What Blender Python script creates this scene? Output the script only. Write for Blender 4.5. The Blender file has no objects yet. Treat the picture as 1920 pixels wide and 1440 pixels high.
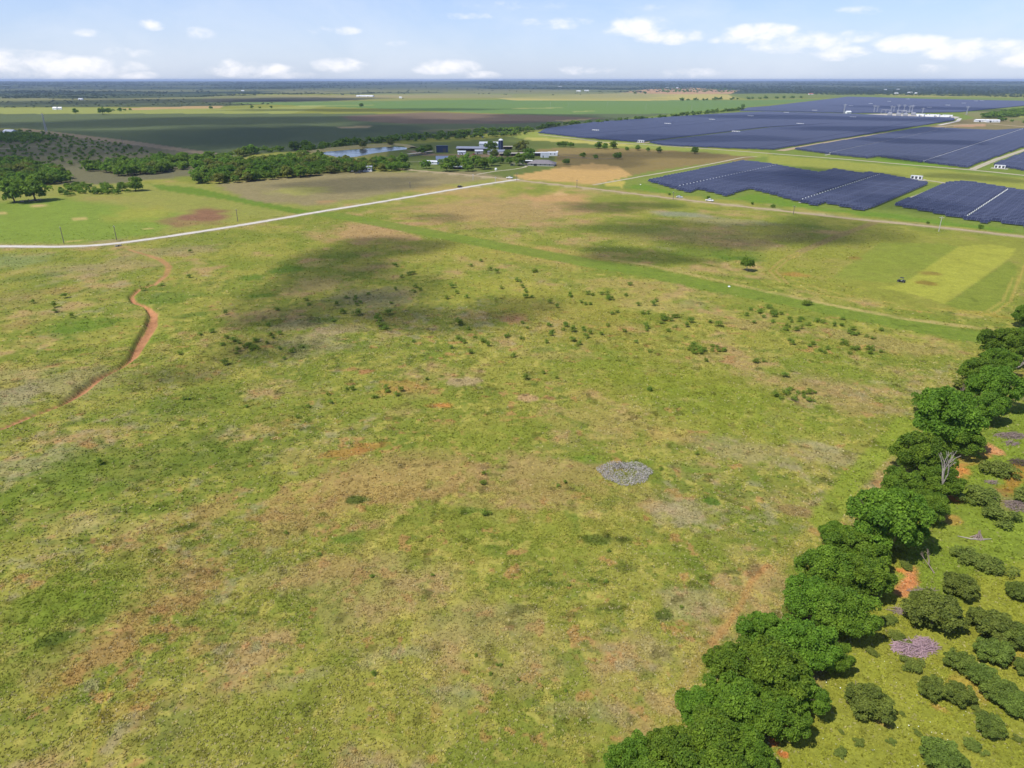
import bpy, math, random
import numpy as np
from mathutils import Vector, Matrix

random.seed(7)
RNG = np.random.default_rng(11)
SC = bpy.context.scene
COL = SC.collection

# ------------------------------------------------------------------ camera, world, sun, exposure
F_PX, HOR, CAM_H = 1331.0, 149.5, 80.0          # the photo is 1920 x 1440
PITCH = math.atan((720 - HOR) / F_PX)
cam_data = bpy.data.cameras.new("camera")
cam = bpy.data.objects.new("camera", cam_data)
COL.objects.link(cam)
cam.location = (0, 0, CAM_H)
cam.rotation_euler = (math.pi / 2 - PITCH, 0, 0)
cam_data.sensor_width = 36
cam_data.lens = 36 * F_PX / 1920
cam_data.clip_end = 90000
SC.camera = cam

SUN_EL, SH_AZ = math.radians(57), math.radians(56)      # shadows fall towards SH_AZ, clockwise from +Y
TO_SUN = Vector((-math.sin(SH_AZ) * math.cos(SUN_EL), -math.cos(SH_AZ) * math.cos(SUN_EL), math.sin(SUN_EL)))
sun_data = bpy.data.lights.new("sun", 'SUN')
sun_data.energy = 4.2
sun_data.angle = math.radians(0.5)
sun_data.color = (1.0, 0.955, 0.89)
sun = bpy.data.objects.new("sun", sun_data)
COL.objects.link(sun)
sun.rotation_euler = (-TO_SUN).to_track_quat('-Z', 'Y').to_euler()

SC.view_settings.view_transform = 'Standard'
SC.view_settings.look = 'None'
SC.view_settings.gamma = 1
SC.view_settings.exposure = 0.38
K_ALB = 1.80        # sunlit radiance of a white surface after exposure; photo colour / K_ALB = albedo


def s2l(c):
    c = np.asarray(c, float) / 255.0
    return np.where(c <= 0.04045, c / 12.92, ((c + 0.055) / 1.055) ** 2.4)


def C(r, g, b, k=K_ALB):
    return s2l((r, g, b)) / k


def C4(r, g, b, k=K_ALB):
    return tuple(float(v) for v in C(r, g, b, k)) + (1.0,)


def ray(px, py):
    dx, dy = (px - 960) / F_PX, (py - 720) / F_PX
    p = PITCH
    return np.array([dx, math.cos(p) - dy * math.sin(p), -math.sin(p) - dy * math.cos(p)])


def GP(px, py, z=0.0):
    d = ray(px, py)
    t = (z - CAM_H) / d[2]
    return np.array([d[0] * t, d[1] * t])


def PPM(px, py, z=0.0):
    """photo pixels per metre at that point of the ground"""
    d = ray(px, py)
    return F_PX / ((z - CAM_H) / d[2])


# sky -------------------------------------------------------------------
world = bpy.data.worlds.new("World")
SC.world = world
world.use_nodes = True
wt = world.node_tree
wt.nodes.clear()


class NT:
    def __init__(s, tree):
        s.t = tree

    def n(s, kind, **kw):
        o = s.t.nodes.new(kind)
        for k, v in kw.items():
            setattr(o, k, v)
        return o

    def l(s, a, b):
        s.t.links.new(a, b)

    def put(s, sock, v):
        if isinstance(v, bpy.types.NodeSocket):
            s.l(v, sock)
        else:
            sock.default_value = v

    def math(s, op, a, b=0.0, c=None, clamp=False):
        o = s.n('ShaderNodeMath', operation=op, use_clamp=clamp)
        s.put(o.inputs[0], a)
        s.put(o.inputs[1], b)
        if c is not None:
            s.put(o.inputs[2], c)
        return o.outputs[0]

    def mix(s, f, a, b, mode='MIX'):
        o = s.n('ShaderNodeMix', data_type='RGBA', blend_type=mode)
        s.put(o.inputs[0], f)
        s.put(o.inputs[6], a)
        s.put(o.inputs[7], b)
        return o.outputs[2]

    def ramp(s, v, stops, interp='LINEAR'):
        o = s.n('ShaderNodeMapRange', interpolation_type='SMOOTHSTEP' if interp == 'S' else 'LINEAR')
        s.put(o.inputs['Value'], v)
        o.inputs['From Min'].default_value, o.inputs['From Max'].default_value = stops[0], stops[1]
        o.inputs['To Min'].default_value, o.inputs['To Max'].default_value = stops[2], stops[3]
        return o.outputs['Result']

    def noise(s, vec, scale, detail=4, rough=0.55, dist=0.0):
        o = s.n('ShaderNodeTexNoise')
        if vec is not None:
            s.l(vec, o.inputs['Vector'])
        o.inputs['Scale'].default_value = scale
        o.inputs['Detail'].default_value = detail
        o.inputs['Roughness'].default_value = rough
        o.inputs['Distortion'].default_value = dist
        return o.outputs[0]


w = NT(wt)
sky = w.n('ShaderNodeTexSky', sky_type='NISHITA')
sky.sun_disc = False
sky.sun_elevation = SUN_EL
sky.sun_rotation = math.atan2(TO_SUN.x, TO_SUN.y)
sky.altitude = 250
sky.air_density = 1.0
sky.dust_density = 0.6
sky.ozone_density = 1.6
tc = w.n('ShaderNodeTexCoord')
sep = w.n('ShaderNodeSeparateXYZ')
w.l(tc.outputs['Generated'], sep.inputs[0])
az = w.math('ARCTAN2', sep.outputs['X'], sep.outputs['Y'])
el = w.math('ARCSINE', sep.outputs['Z'])
comb = w.n('ShaderNodeCombineXYZ')
w.l(az, comb.inputs[0])
w.put(comb.inputs[1], w.math('MULTIPLY', el, 1.9))
nz = w.noise(comb.outputs[0], 21.0, 7, 0.6, 0.2)
nz2 = w.noise(comb.outputs[0], 5.0, 5, 0.6, 0.4)
CLOUDS = [  # photo px centre, half sizes, strength
    (30, 118, 110, 20, 1.0), (140, 128, 130, 18, 1.0), (90, 106, 40, 10, .8), (240, 142, 60, 9, .7),
    (240, 98, 50, 9, .6), (283, 47, 28, 9, .55), (378, 62, 28, 11, .8), (470, 131, 80, 13, .9), (430, 122, 30, 11, .8),
    (540, 143, 60, 8, .7), (635, 122, 55, 12, .75), (620, 57, 62, 8, .6), (830, 125, 70, 13, .8), (900, 140, 50, 7, .5),
    (1040, 44, 80, 10, .5), (1200, 50, 70, 18, 1.0), (1255, 68, 75, 14, .9), (1425, 65, 75, 17, 1.0), (1490, 80, 95, 18, 1.0),
    (1560, 100, 70, 12, .8), (1600, 68, 60, 10, .5), (1710, 82, 70, 14, .95), (1830, 95, 110, 17, .95), (1910, 105, 50, 16, .9),
    (1740, 130, 60, 9, .6), (1290, 137, 60, 9, .6), (1100, 131, 60, 9, .6), (960, 10, 100, 9, .3), (1230, 14, 90, 7, .2),
    (160, 60, 30, 7, .4), (740, 80, 26, 6, .35), (880, 30, 60, 6, .4), (560, 100, 14, 5, .5), (1340, 75, 18, 6, .6), (330, 25, 50, 6, .3), (1620, 20, 80, 7, .3), (1870, 40, 60, 7, .3),
    (2050, 95, 120, 25, .9), (2300, 80, 150, 30, .9), (-200, 105, 120, 22, .9), (-450, 70, 160, 28, .9)]
acc = None
for (cx, cy, rx, ry, st) in CLOUDS:
    d = ray(cx, cy)
    d = d / np.linalg.norm(d)
    a0, e0 = math.atan2(d[0], d[1]), math.asin(d[2])
    wx = rx / F_PX * math.cos(a0) ** 2 * 1.12
    wy = ry / F_PX * 1.15
    u = w.math('DIVIDE', w.math('SUBTRACT', az, a0), wx)
    v = w.math('DIVIDE', w.math('SUBTRACT', el, e0), wy)
    q = w.math('ADD', w.math('MULTIPLY', u, u), w.math('MULTIPLY', v, v))
    m = w.math('MULTIPLY', w.math('SUBTRACT', 1.0, q, clamp=True), st)
    acc = m if acc is None else w.math('MAXIMUM', acc, m)
cl = w.math('ADD', acc, w.math('MULTIPLY', w.math('SUBTRACT', nz, 0.5), 3.2))
cl = w.math('MULTIPLY', w.ramp(cl, (0.12, 1.25, 0, 1), 'S'), w.ramp(acc, (0.0, 0.35, 0, 1), 'S'))
wisp = w.math('MULTIPLY', w.ramp(nz2, (0.42, 0.74, 0, 0.42)), w.ramp(el, (0.0, 0.5, 1.0, 0.5)))
bg1 = w.n('ShaderNodeBackground')
tint = w.mix(1.0, sky.outputs[0], (0.92, 1.0, 1.36, 1), 'MULTIPLY')
veil = w.ramp(el, (-0.01, 0.16, 0.5, 0.05))
hz = w.mix(veil, tint, (6.1, 7.3, 9.6, 1))
hz = w.mix(wisp, hz, (7.6, 8.1, 9.0, 1))
w.l(w.mix(w.math('MULTIPLY', cl, 0.9), hz, (9.4, 9.3, 9.6, 1)), bg1.inputs[0])
bg1.inputs[1].default_value = 0.09
wo = w.n('ShaderNodeOutputWorld')
w.l(bg1.outputs[0], wo.inputs[0])


# ------------------------------------------------------------------ helpers
def tag(o, label=None, cat=None, group=None, kind=None):
    if label:
        o['label'] = label
    if cat:
        o['category'] = cat
    if group:
        o['group'] = group
    if kind:
        o['kind'] = kind
    return o


def arr_mesh(name, V, faces_list, mats=(), mat_idx=None, smooth=False, color=None, color_name='tone'):
    """faces_list: list of (n,k) int arrays (k verts per face)"""
    me = bpy.data.meshes.new(name)
    V = np.asarray(V, np.float32)
    me.vertices.add(len(V))
    me.vertices.foreach_set('co', V.ravel())
    loops = np.concatenate([np.asarray(f, np.int32).ravel() for f in faces_list])
    sizes = np.concatenate([np.full(len(f), np.asarray(f).shape[1], np.int32) for f in faces_list])
    me.loops.add(len(loops))
    me.loops.foreach_set('vertex_index', loops)
    me.polygons.add(len(sizes))
    st = np.zeros(len(sizes), np.int32)
    st[1:] = np.cumsum(sizes)[:-1]
    me.polygons.foreach_set('loop_start', st)
    if mat_idx is not None:
        me.polygons.foreach_set('material_index', np.asarray(mat_idx, np.int32))
    me.update(calc_edges=True)
    me.polygons.foreach_set('use_smooth', np.full(len(sizes), smooth))
    for m in mats:
        me.materials.append(m)
    if color is not None:
        c = np.asarray(color, np.float32)
        a = me.color_attributes.new(color_name, 'FLOAT_COLOR', 'POINT')
        if c.shape[1] == 3:
            c = np.concatenate([c, np.ones((len(c), 1), np.float32)], 1)
        a.data.foreach_set('color', c.ravel())
    return me


def link(name, me, parent=None, loc=(0, 0, 0), rotz=0.0, scale=None):
    o = bpy.data.objects.new(name, me)
    COL.objects.link(o)
    o.location = loc
    o.rotation_euler = (0, 0, rotz)
    if scale is not None:
        o.scale = scale
    if parent is not None:
        o.parent = parent
    return o


def empty(name, loc, rotz=0.0, scale=(1, 1, 1)):
    o = link(name, None, None, loc, rotz, scale)
    o.empty_display_size = 0.5
    return o


def copy_tree(o, parent=None):
    c = o.copy()
    COL.objects.link(c)
    if parent is not None:
        c.parent = parent
    for ch in list(o.children):
        copy_tree(ch, c)
    return c


class MB:
    """collects boxes, prisms and tubes into one mesh"""

    def __init__(s):
        s.V, s.F, s.M, s.n = [], [], [], 0

    def add(s, V, F, m=0):
        s.V.append(np.asarray(V, float).reshape(-1, 3))
        for f in F:
            s.F.append([i + s.n for i in f])
            s.M.append(m)
        s.n += len(s.V[-1])

    def box(s, x0, x1, y0, y1, z0, z1, m=0):
        s.add([(x0, y0, z0), (x1, y0, z0), (x1, y1, z0), (x0, y1, z0), (x0, y0, z1), (x1, y0, z1), (x1, y1, z1), (x0, y1, z1)],
              [(3, 2, 1, 0), (4, 5, 6, 7), (0, 1, 5, 4), (1, 2, 6, 5), (2, 3, 7, 6), (3, 0, 4, 7)], m)

    def prism(s, prof, x0, x1, m=0, axis='x'):
        """profile of (y,z) points extruded along x"""
        n = len(prof)
        if axis == 'x':
            V = [(x0, a, b) for a, b in prof] + [(x1, a, b) for a, b in prof]
        else:
            V = [(a, x0, b) for a, b in prof] + [(a, x1, b) for a, b in prof]
        F = [tuple(range(n))[::-1], tuple(range(n, 2 * n))] + [(i, (i + 1) % n, n + (i + 1) % n, n + i) for i in range(n)]
        s.add(V, F, m)

    def tube(s, a, b, r0, r1=None, k=6, m=0, caps=True):
        r1 = r0 if r1 is None else r1
        a, b = Vector(a), Vector(b)
        d = (b - a)
        if d.length < 1e-6:
            return
        d.normalize()
        u = d.orthogonal().normalized()
        v = d.cross(u)
        V = []
        for p, r in ((a, r0), (b, r1)):
            for i in range(k):
                t = 2 * math.pi * i / k
                V.append(tuple(p + (u * math.cos(t) + v * math.sin(t)) * r))
        F = [(i, (i + 1) % k, k + (i + 1) % k, k + i) for i in range(k)]
        if caps:
            F += [tuple(range(k))[::-1], tuple(range(k, 2 * k))]
        s.add(V, F, m)

    def lathe(s, prof, k=16, m=0, c=(0, 0)):
        V = []
        for r, z in prof:
            for i in range(k):
                t = 2 * math.pi * i / k
                V.append((c[0] + r * math.cos(t), c[1] + r * math.sin(t), z))
        F = []
        for j in range(len(prof) - 1):
            for i in range(k):
                F.append((j * k + i, j * k + (i + 1) % k, (j + 1) * k + (i + 1) % k, (j + 1) * k + i))
        F.append(tuple(range(k))[::-1])
        F.append(tuple((len(prof) - 1) * k + i for i in range(k)))
        s.add(V, F, m)

    def mesh(s, name, mats, smooth=False):
        me = bpy.data.meshes.new(name)
        me.from_pydata([tuple(v) for v in np.concatenate(s.V)], [], s.F)
        me.polygons.foreach_set('material_index', np.array(s.M, np.int32))
        if smooth:
            me.polygons.foreach_set('use_smooth', np.full(len(s.F), True))
        for m in (mats if isinstance(mats, (list, tuple)) else [mats]):
            me.materials.append(m)
        me.update()
        return me

    def build(s, name, mats, parent=None, smooth=False, loc=(0, 0, 0), rotz=0.0):
        return link(name, s.mesh(name, mats, smooth), parent, loc, rotz)


# numeric noise (value noise on a hashed lattice), world metres ------------
def _hash(ix, iy, seed):
    h = (ix.astype(np.int64) * 374761393 + iy.astype(np.int64) * 668265263 + seed * 974634777) & 0xFFFFFFFF
    h = ((h ^ (h >> 13)) * 1274126177) & 0xFFFFFFFF
    h = h ^ (h >> 16)
    return (h & 0xFFFFFF) / float(0xFFFFFF)


def vnoise(x, y, scale, seed):
    x, y = x / scale, y / scale
    ix, iy = np.floor(x), np.floor(y)
    fx, fy = x - ix, y - iy
    fx, fy = fx * fx * (3 - 2 * fx), fy * fy * (3 - 2 * fy)
    a, b = _hash(ix, iy, seed), _hash(ix + 1, iy, seed)
    c, d = _hash(ix, iy + 1, seed), _hash(ix + 1, iy + 1, seed)
    return (a + (b - a) * fx) * (1 - fy) + (c + (d - c) * fx) * fy


def fbm(x, y, scale, octv, seed, r=None):
    t, amp, tot = 0, 1.0, 0.0
    for i in range(octv):
        sc = scale / 2.03 ** i
        n = vnoise(x + 17.3 * i, y - 9.1 * i, sc, seed + i)
        if r is not None:       # drop octaves the mesh cannot carry so far out
            k = np.clip(2.5 - r * r * 4e-5 / sc, 0, 1)
            n = 0.5 + (n - 0.5) * k
        t = t + n * amp
        tot += amp
        amp *= 0.6
    return t / tot


def sst(a, b, x):
    t = np.clip((x - a) / (b - a), 0, 1)
    return t * t * (3 - 2 * t)


# ------------------------------------------------------------------ materials
def new_mat(name):
    m = bpy.data.materials.new(name)
    m.use_nodes = True
    m.node_tree.nodes.clear()
    return m, NT(m.node_tree)


def out(t, sh):
    o = t.n('ShaderNodeOutputMaterial')
    t.l(sh, o.inputs[0])


def principled(t, col, rough=0.8, metal=0.0, spec=0.3, normal=None):
    b = t.n('ShaderNodeBsdfPrincipled')
    t.put(b.inputs['Base Color'], col)
    t.put(b.inputs['Roughness'], rough)
    t.put(b.inputs['Metallic'], metal)
    b.inputs['Specular IOR Level'].default_value = spec
    if normal is not None:
        t.l(normal, b.inputs['Normal'])
    return b.outputs[0]


def bump(t, h, strength, dist):
    b = t.n('ShaderNodeBump')
    b.inputs['Strength'].default_value = strength
    b.inputs['Distance'].default_value = dist
    t.l(h, b.inputs['Height'])
    return b.outputs[0]


def simple_mat(name, col, rough=0.7, metal=0.0, var=0.12, scale=0.8, spec=0.3, streak=False):
    """painted or raw surface with weathering that differs from place to place"""
    m, t = new_mat(name)
    g = t.n('ShaderNodeTexCoord')
    mp = t.n('ShaderNodeMapping')
    t.l(g.outputs['Object'], mp.inputs[0])
    if streak:
        mp.inputs['Scale'].default_value = (3, 3, 0.4)
    n = t.noise(mp.outputs[0], scale, 6, 0.65)
    k = t.ramp(n, (0.25, 0.75, 1 - var, 1 + var))
    c = t.n('ShaderNodeVectorMath', operation='SCALE')
    c.inputs[0].default_value = col[:3]
    t.l(k, c.inputs['Scale'])
    out(t, principled(t, c.outputs[0], t.ramp(n, (0.3, 0.7, rough - 0.08, min(1, rough + 0.1))), metal, spec))
    return m


def ground_mat():
    m, t = new_mat('pasture_ground')
    at = t.n('ShaderNodeVertexColor', layer_name='tone')
    geo = t.n('ShaderNodeNewGeometry')
    n1 = t.noise(geo.outputs['Position'], 1.1, 5, 0.7, 0.6)
    n2 = t.noise(geo.outputs['Position'], 0.22, 5, 0.7, 0.8)
    n3 = t.noise(geo.outputs['Position'], 4.5, 3, 0.7)
    k = t.math('MULTIPLY', t.ramp(n1, (0.28, 0.72, 0.76, 1.26)), t.ramp(n2, (0.3, 0.7, 0.84, 1.16)))
    k = t.math('MULTIPLY', k, t.ramp(n3, (0.3, 0.7, 0.86, 1.14)))
    c = t.n('ShaderNodeVectorMath', operation='SCALE')
    t.l(at.outputs[0], c.inputs[0])
    t.l(k, c.inputs['Scale'])
    # dry straw threads between the green
    n4 = t.noise(geo.outputs['Position'], 2.3, 6, 0.75, 1.5)
    f = t.math('MULTIPLY', t.ramp(n4, (0.56, 0.68, 0, 0.5)), at.outputs['Alpha'])
    col = t.mix(f, c.outputs[0], C4(196, 178, 128))
    h = t.math('ADD', n1, t.math('MULTIPLY', n3, 0.4))
    out(t, principled(t, col, 0.95, 0, 0.05, bump(t, h, 0.55, 0.35)))
    return m


# ------------------------------------------------------------------ what grows where (colour of the ground cover, world metres)
def circle_pts(cx, cy, rx, ry, k=28):
    return [(cx + rx * math.cos(t), cy + ry * math.sin(t)) for t in np.linspace(0, 2 * math.pi, k, endpoint=False)]


def P(*pts):
    return np.array([GP(*p) for p in pts])


def poly_sd(x, y, poly):
    """signed distance to a polygon, positive inside"""
    d = np.full(len(x), 1e18)
    inside = np.zeros(len(x), bool)
    n = len(poly)
    for i in range(n):
        ax, ay = poly[i]
        bx, by = poly[(i + 1) % n]
        ex, ey = bx - ax, by - ay
        wx, wy = x - ax, y - ay
        t = np.clip((wx * ex + wy * ey) / (ex * ex + ey * ey + 1e-12), 0, 1)
        dd = (wx - ex * t) ** 2 + (wy - ey * t) ** 2
        d = np.minimum(d, dd)
        c = ((ay > y) != (by > y)) & (x < (bx - ax) * (y - ay) / (by - ay + 1e-12) + ax)
        inside ^= c
    return np.where(inside, 1, -1) * np.sqrt(d)


def line_d(x, y, pts):
    d = np.full(len(x), 1e18)
    for i in range(len(pts) - 1):
        ax, ay = pts[i]
        ex, ey = pts[i + 1][0] - ax, pts[i + 1][1] - ay
        wx, wy = x - ax, y - ay
        t = np.clip((wx * ex + wy * ey) / (ex * ex + ey * ey + 1e-12), 0, 1)
        d = np.minimum(d, (wx - ex * t) ** 2 + (wy - ey * t) ** 2)
    return np.sqrt(d)


# regions: photo outline -> world polygon, colour, soft edge (m), strength, straw, roughness of the edge (m)
REG = []


def reg(pts, col, soft=2.0, st=1.0, straw=0.2, wob=0.0, grain=0.3):
    REG.append(('p', P(*pts), C(*col), soft, st, straw, wob, grain))


def blob(cx, cy, rx, ry, col, st=0.9, straw=0.3, grain=0.8):
    """a patch of other vegetation or soil, round on the ground"""
    c = GP(cx, cy)
    a = abs(GP(cx, cy - ry) - c) if False else np.linalg.norm(GP(cx, cy - ry) - GP(cx, cy + ry)) / 2
    b = rx / PPM(cx, cy)
    u = c / np.linalg.norm(c)
    REG.append(('b', c, u, a, b, C(*col), st * (.85 if st < .8 and straw >= .3 else 1), straw, grain))


def strip(pts, wid, col, st=0.9, soft=0.8, straw=0.1, brk=0.0):
    REG.append(('l', P(*pts), wid, C(*col), st, soft, straw, brk))


GRN, YEL, LIM = (128, 142, 50), (162, 160, 66), (150, 160, 60)
DGR, TAN, PNK = (92, 114, 42), (178, 162, 104), (186, 152, 112)
ORG, GRY, BRN = (196, 118, 64), (168, 162, 142), (150, 122, 92)

# beyond the pasture: fields and woods, far to near
reg([(-2600, 152), (4600, 152), (4600, 176), (-2600, 176)], (58, 78, 60), 60, 1, 0, 80, .6)
reg([(-1200, 176), (400, 176), (700, 186), (400, 200), (-1200, 204)], (76, 92, 60), 20, 1, 0.1, 40, .6)
reg([(380, 184), (560, 181), (690, 186), (560, 190), (380, 191)], (88, 76, 78), 12, .9, 0)
reg([(480, 179), (960, 178), (960, 183), (700, 184), (480, 181)], (176, 156, 118), 10, .8, 0)
reg([(-900, 206), (130, 202), (450, 204), (620, 196), (540, 214), (-900, 217)], (156, 166, 84), 5, 1, 0.1, 6, .2)
reg([(215, 203), (330, 200), (420, 198), (412, 203), (250, 206)], (196, 166, 122), 4, .9, 0)
reg([(420, 193), (700, 189), (1000, 186), (1400, 188), (1560, 185), (1500, 190), (1390, 205), (1250, 222), (1100, 216), (960, 214), (620, 200)],
    (112, 146, 78), 6, 1, 0, 0, .15)
reg([(930, 184), (1050, 179), (1180, 174), (1365, 177), (1380, 186), (1200, 189), (960, 188)], (190, 180, 104), 6, 1, 0, 6, .15)
reg([(1160, 174), (1215, 167), (1300, 165), (1385, 170), (1370, 176), (1240, 177)], (196, 158, 120), 8, 1, 0, 20, .5)
reg([(1360, 176), (1560, 174), (1700, 180), (1560, 184), (1400, 186)], (120, 138, 66), 10, .9, 0, 15, .5)
reg([(1630, 181), (1700, 179), (1940, 186), (2400, 192), (2400, 196), (1920, 191)], (170, 164, 96), 8, .9, 0, 12, .5)
reg([(-1500, 216), (330, 213), (620, 213), (1000, 214), (1300, 213), (1150, 229), (1010, 243), (760, 262), (560, 283), (420, 293),
     (230, 262), (60, 242), (-500, 228), (-1500, 226)], (100, 116, 80), 4, 1, 0, 2, .12)
reg([(640, 218), (800, 210), (1010, 216), (1140, 222), (960, 232), (760, 232), (660, 226)], (134, 112, 102), 30, .8, 0, 12, .3)
reg([(630, 238), (700, 235), (690, 240), (640, 241)], (186, 168, 130), 5, .8, 0, 3)
reg([(780, 244), (900, 240), (880, 246), (790, 247)], (150, 146, 104), 6, .6, 0, 3)
reg([(1040, 226), (1110, 222), (1100, 225), (1060, 228)], (188, 170, 120), 4, .7, 0, 3)
for yy, x0, x1 in ((203, 960, 1055), (209, 1075, 1115), (198, 560, 700)):
    reg([(x0, yy), (x1, yy - 1.6), (x1, yy - .4), (x0, yy + 1.4)], (178, 182, 112), 6, .7, 0, 5)
# brush land on the left
reg([(-900, 232), (60, 243), (230, 262), (430, 293), (440, 312), (360, 330), (200, 345), (-900, 352)], (118, 118, 92), 5, 1, .3, 4, .6)
reg([(40, 240), (260, 266), (440, 292), (438, 297), (250, 272), (40, 245)], (168, 150, 128), 3, .8, .2, 1)
reg([(440, 296), (560, 285), (640, 300), (560, 322), (440, 312)], (150, 148, 84), 4, .8, .2, 3)
reg([(560, 292), (600, 278), (720, 270), (775, 273), (780, 284), (700, 294), (640, 302)], (150, 150, 82), 3, 1, .1, 3)
reg([(590, 283), (680, 274), (722, 271), (764, 274), (764, 277), (690, 277), (600, 287)], (188, 176, 116), 1.5, .9, .1, 1)
# farmstead and the land round it
reg([(735, 272), (900, 262), (1010, 249), (1200, 268), (1100, 280), (1040, 292), (1040, 315), (960, 336), (760, 322), (720, 300)],
    (108, 124, 60), 4, 1, .2, 4, .5)
reg([(760, 281), (830, 290), (900, 290), (1000, 283), (1040, 285), (1000, 293), (880, 297), (780, 290)], (166, 140, 116), 4, .8, .1, 5, .8)
reg([(1000, 247), (1100, 260), (1200, 268), (1440, 287), (1440, 296), (1180, 276), (1010, 262), (960, 258)], (150, 164, 74), 4, 1, .1, 2, .2)
reg([(990, 257), (1100, 263), (1190, 272), (1180, 275), (1080, 268), (980, 262)], (196, 188, 104), 3, .8, .1, 4, .2)
reg([(1000, 281), (1060, 276), (1200, 279), (1330, 287), (1430, 296), (1320, 315), (1180, 338), (1120, 345), (1060, 322), (1040, 315), (1045, 290)],
    (146, 130, 82), 4, 1, .4, 4, .7)
reg([(962, 330), (1040, 316), (1110, 306), (1160, 312), (1185, 330), (1150, 345), (1080, 343), (985, 336)], (202, 168, 108), 3, 1, .3, 5, .4)
reg([(1120, 345), (1215, 322), (1300, 310), (1440, 296), (1445, 300), (1390, 306), (1210, 342), (1166, 352), (1120, 350)], (128, 148, 62), 2, .9, .1, 2)
# solar farm grass
reg([(1166, 352), (1390, 302), (1450, 290), (1440, 284), (1200, 268), (1010, 250), (1120, 228), (1400, 200), (1600, 180), (2100, 186),
     (2600, 230), (2600, 520), (1920, 440), (1600, 400), (1400, 378), (1230, 362)], (124, 146, 60), 3, 1, .1, 2, .4)
reg([(1440, 290), (1560, 300), (1800, 322), (1960, 338), (1960, 372), (1820, 352), (1600, 322), (1440, 306)], (158, 166, 72), 6, .9, .15, 8, .5)
reg([(1170, 350), (1208, 345), (1290, 368), (1360, 374), (1420, 362), (1540, 390), (1660, 400), (1900, 432), (1900, 438), (1400, 378), (1240, 362)],
    (112, 148, 44), 4, .95, 0, 3, .4)
reg([(1125, 346), (1160, 337), (1172, 340), (1168, 352)], (196, 182, 90), 2, .9, .1, 2)
reg([(1795, 226), (1830, 222), (2100, 232), (2100, 242), (1850, 245), (1730, 239)], (142, 130, 96), 5, .9, .1, 5)
reg([(1790, 234), (1850, 232), (1846, 237), (1788, 238)], (196, 158, 130), 4, .9, .1, 3)
reg([(1800, 212), (1900, 204), (2200, 204), (2200, 232), (1830, 222)], (140, 140, 92), 5, .9, .1, 5)
reg([(1905, 214), (2100, 206), (2100, 216), (1905, 220)], (172, 182, 84), 4, .9, .1, 5)
reg([(1730, 302), (1790, 312), (1700, 312), (1640, 300), (1640, 296)], (120, 160, 40), 4, .8, 0, 3)
# pasture left of the gravel road
reg([(-900, 350), (200, 345), (358, 344), (560, 330), (770, 322), (960, 334), (180, 458), (-900, 458)], (150, 156, 76), 4, .8, .4, 4, .7)
reg([(-200, 395), (120, 370), (330, 400), (290, 440), (170, 455), (-200, 455)], (128, 156, 56), 14, .9, .1, 10, .5)
reg([(400, 345), (640, 322), (900, 322), (940, 332), (700, 368), (600, 385), (470, 380)], (150, 136, 112), 10, .75, .5, 12, .8)
reg([(280, 345), (370, 352), (470, 375), (590, 397), (560, 402), (420, 374), (300, 356)], (106, 140, 38), 3, .9, 0, 1.5, .2)
for b_ in ((385, 405, 45, 15, (146, 104, 88), .9), (340, 412, 40, 10, (150, 112, 92), .7), (350, 420, 30, 6, (150, 104, 90), .6),
           (70, 387, 16, 2.2, (206, 180, 130), .9), (103, 412, 9, 2, (200, 180, 120), .9), (148, 411, 12, 2.4, (204, 184, 120), .9),
           (5, 401, 8, 2, (204, 184, 120), .9), (135, 453, 18, 1.6, (196, 184, 110), .9), (280, 428, 12, 1.5, (200, 184, 120), .8),
           (610, 379, 20, 3, (186, 146, 100), .7), (265, 400, 60, 14, (176, 170, 74), .6), (820, 355, 60, 8, (180, 158, 100), .6),
           (560, 358, 60, 8, (160, 166, 76), .7), (200, 452, 30, 2, (160, 146, 120), .6), (190, 372, 50, 5, (160, 150, 84), .6)):
    blob(*b_)

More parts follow.
